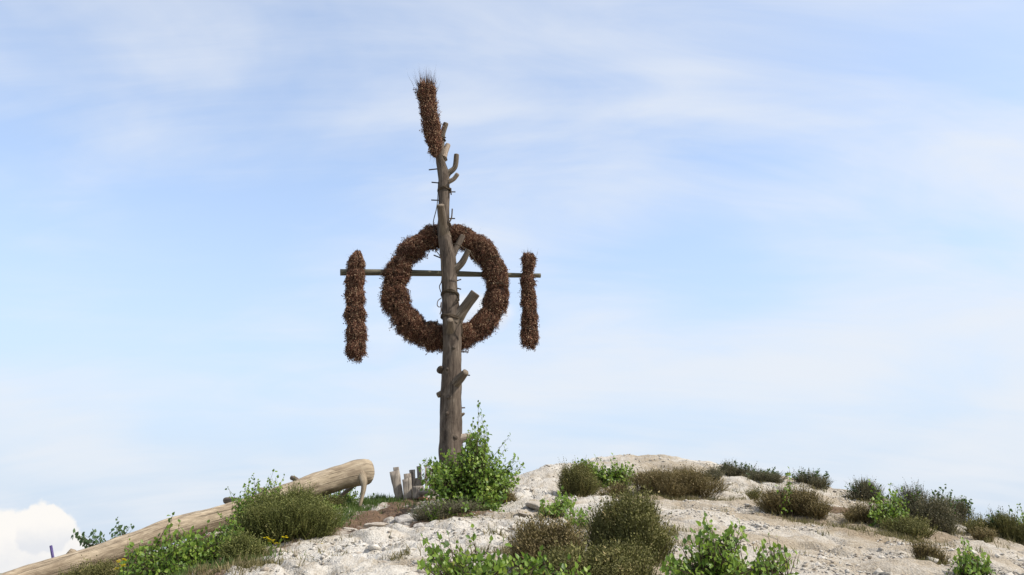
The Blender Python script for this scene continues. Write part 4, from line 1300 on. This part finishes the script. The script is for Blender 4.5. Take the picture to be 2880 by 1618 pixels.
sapling('birch_sapling', 'green birch at the bottom edge right of the wide foreground one', 2180, 7.6,
        tips=[(2160, 1505, 0), (2185, 1512, 0), (2150, 1530, 0), (2240, 1560, 0), (2225, 1570, 0)], fills=[(2165, 1575, 55, 42, 24)], leaf=0.047, dens=0.8, spread=0.15, seed=15, singles=60)
sapling('birch_seedling', 'lone tall thin birch sprout on the right slope', 2212, 14.0, tips=[(2220, 1320, 0), (2214, 1340, 0), (2222, 1350, 0), (2190, 1366, 0), (2188, 1385, 0)], fills=[(2215, 1385, 14, 25, 8)], leaf=0.052, dens=0.7, seed=16)
sapling('birch_sapling', 'bright green birch among dark shrubs on the right slope', 2495, 13.5,
        tips=[(2448, 1354, 0.3), (2455, 1375, 0.3), (2505, 1364, 0), (2510, 1385, 0), (2535, 1378, 0), (2550, 1395, 0), (2470, 1395, 0)],
        fills=[(2500, 1430, 58, 48, 60), (2485, 1480, 38, 32, 24)], leaf=0.052, dens=0.8, seed=17)
sapling('birch_sapling', 'compact bright green birch at the lower right corner', 2735, 9.1,
        tips=[(2708, 1520, 0), (2712, 1535, 0), (2765, 1555, 0), (2780, 1575, 0), (2690, 1572, 0)], fills=[(2732, 1595, 58, 34, 40), (2715, 1550, 22, 28, 12)], leaf=0.048, dens=0.85, spread=0.15, seed=18, singles=60)
sapling('birch_seedling', 'thin birch sprout rising behind the shrub at the right edge', 2872, 14.9, tips=[(2866, 1418, 0), (2872, 1432, 0), (2882, 1450, 0), (2862, 1445, 0)], fills=[(2878, 1465, 14, 18, 8)], leaf=0.052, dens=0.7, seed=19)


# --- yellow flowers
def flower_plant(label, px, Y, heads, seed, head_r=0.035, name='yellow_flower', mat='yellow', group='yellow flowers'):
    r = np.random.default_rng(500 + seed)
    root, _ = seat(px, Y)
    o = thing(name, label, 'flower', root, group)
    ws, lp, ld = [], [], []
    for (x, y) in heads:
        B = at(x, y, Y - 0.05)
        P = curve(root + np.array([r.normal(0, 0.02), 0, -0.02]), B, r.normal(0, 0.02, 3), 5)
        ws.append(thin_tube(P, 0.004, 0.003, 4))
        for t_ in np.linspace(0.2, 0.8, 6):
            q = t_ * 4; j = min(int(q), 3)
            lp.append(P[j] + (P[j + 1] - P[j]) * (q - j)); ld.append(unit(r.normal(0, 1, 3)))
        pp, dd = [], []
        for c in range(11):
            a = r.uniform(0, 2 * math.pi); q = head_r * math.sqrt(r.random())
            cc = B + np.array([q * math.cos(a), q * math.sin(a) * 0.8, r.normal(0, 0.008)])
            for g in range(7):
                b_ = g / 7 * 2 * math.pi
                pp.append(cc); dd.append(np.array([math.cos(b_), math.sin(b_) * 0.9, 0.5]))
        pp = np.array(pp); dd = unit(np.array(dd))
        xa, ya, za = frame(dd, np.repeat([[0.0, -0.3, 1.0]], len(dd), 0))
        V, T = scatter(*LEAF, pp, xa, ya, za, np.full(len(pp), 0.016))
        part(o, 'flower_head', V, T, M[mat])
    V, T = join(ws)
    part(o, 'stems', V, T, M['birch'])
    lp = np.array(lp); ld = np.array(ld)
    xa, ya, za = frame(ld)
    V, T = scatter(*LEAF, lp, xa, ya, za, np.full(len(lp), 0.04))
    part(o, 'foliage', V, T, M['birch'], kind='stuff')


flower_plant('orange yellow flower cluster at the lower left against the log shadow', 338, 10.0, [(335, 1580), (349, 1575), (328, 1599), (346, 1592)], 1, 0.026)
flower_plant('yellow flowers at the foot of the big rounded olive shrub', 775, 10.9, [(750, 1514), (763, 1521), (780, 1530), (801, 1512)], 2, 0.036)
flower_plant('single tiny yellow flower on the chalk at the right of the olive shrub', 904, 11.3, [(904, 1532)], 3, 0.012)

flower_plant('tiny white flowers in the dark shrub left below the pole bush', 1222, 12.95, [(1188, 1425), (1196, 1420), (1214, 1412), (1222, 1418), (1232, 1410), (1236, 1422), (1204, 1434), (1246, 1406)], 4, 0.010, 'white_flower', 'white_petal', 'white flowers')

# pale dead stick
p0, _ = seat(700, 8.9)
V, T, tc = tube([p0 + [0, 0, -0.03], at(706, 1606, 8.85), at(713, 1592, 8.8)], [0.008, 0.006, 0.004], 6, 0.05)
single('dead_stick', V, T, M['stub_pale'], 'thin pale dead stick poking up at the lower left edge of the chalk', 'stick', True, {'tc': ('FLOAT_VECTOR', tc)})


# --- grasses
BLADE = (np.array([(-0.05, 0, 0), (0.05, 0, 0), (-0.035, 0.5, 0.08), (0.035, 0.5, 0.08), (0, 1, 0.35)]), np.array([(0, 1, 3), (0, 3, 2), (2, 3, 4)]))


def grass(name, label, patches, mat, h):
    r = np.random.default_rng(len(label))
    P, D, S = [], [], []
    for (px, Y, rx, ry, n_) in patches:
        c, _ = seat(px, Y)
        x = c[0] + r.normal(0, rx * 0.6, n_); y = c[1] + r.normal(0, ry * 0.6, n_)
        keep = fbm(x * 2.5, y * 2.5, 2, 61) > -0.25
        x, y = x[keep], y[keep]
        P.append(np.c_[x, y, ground(x, y) - 0.01])
        m_ = len(x)
        D.append(np.c_[r.normal(0, 0.35, m_), r.normal(0, 0.35, m_), np.ones(m_)])
        S.append(h * r.uniform(0.5, 1.4, m_))
    P = np.concatenate(P); D = np.concatenate(D); S = np.concatenate(S)
    xa, ya, za = frame(D)
    V, T = scatter(*BLADE, P, xa, ya, za, S)
    o = bpy.data.objects.new(name, make_mesh(name, V, T, M[mat]))
    COL.objects.link(o)
    tag(o, label, 'grass', kind='stuff')


grass('grass', 'short green grass along the crest and the dirt path', [(1040, 15.6, 0.5, 0.25, 1800), (990, 15.1, 0.35, 0.25, 1100), (965, 13.8, 0.16, 0.5, 600), (1090, 15.9, 0.35, 0.2, 900), (945, 13.0, 0.15, 0.4, 400), (1190, 15.0, 0.3, 0.3, 700), (560, 9.9, 0.7, 0.5, 1600), (300, 11.4, 1.2, 0.5, 2200), (400, 12.6, 1.2, 0.5, 1600), (860, 14.2, 0.8, 0.4, 1800), (1200, 13.9, 0.2, 0.3, 500)], 'grass', 0.10)
tuf = [(float(rng.uniform(600, 2880)), float(rng.uniform(8.2, 18)), 0.10, 0.08, 16) for _ in range(80)]
grass('dry_grass', 'dry straw coloured grass tufts on the chalk', [(660, 9.3, 0.5, 0.4, 2600), (740, 10.4, 0.25, 0.2, 600), (1500, 9.6, 0.7, 0.35, 2000), (1400, 11.4, 0.15, 0.15, 150), (1890, 10.6, 0.2, 0.5, 500), (1720, 10.6, 0.7, 0.25, 900), (2440, 12.6, 0.5, 0.3, 700), (2530, 12.6, 0.4, 0.3, 600), (2680, 14.6, 0.35, 0.5, 700), (2300, 13.4, 0.5, 0.3, 500), (1950, 15.6, 1.2, 0.3, 900), (950, 9.9, 0.15, 0.08, 160), (1130, 9.2, 0.1, 0.15, 140), (2650, 11.8, 0.5, 0.2, 400), (2150, 17.5, 1.0, 0.6, 700)] + tuf + [(px, Y - 0.12 - hw * Y / F * 0.4, hw * Y / F * 1.2, hw * Y / F * 0.6, int(60 + hw * Y / F * 420)) for px, Y, hw in SHRUBS], 'dry_grass', 0.085)
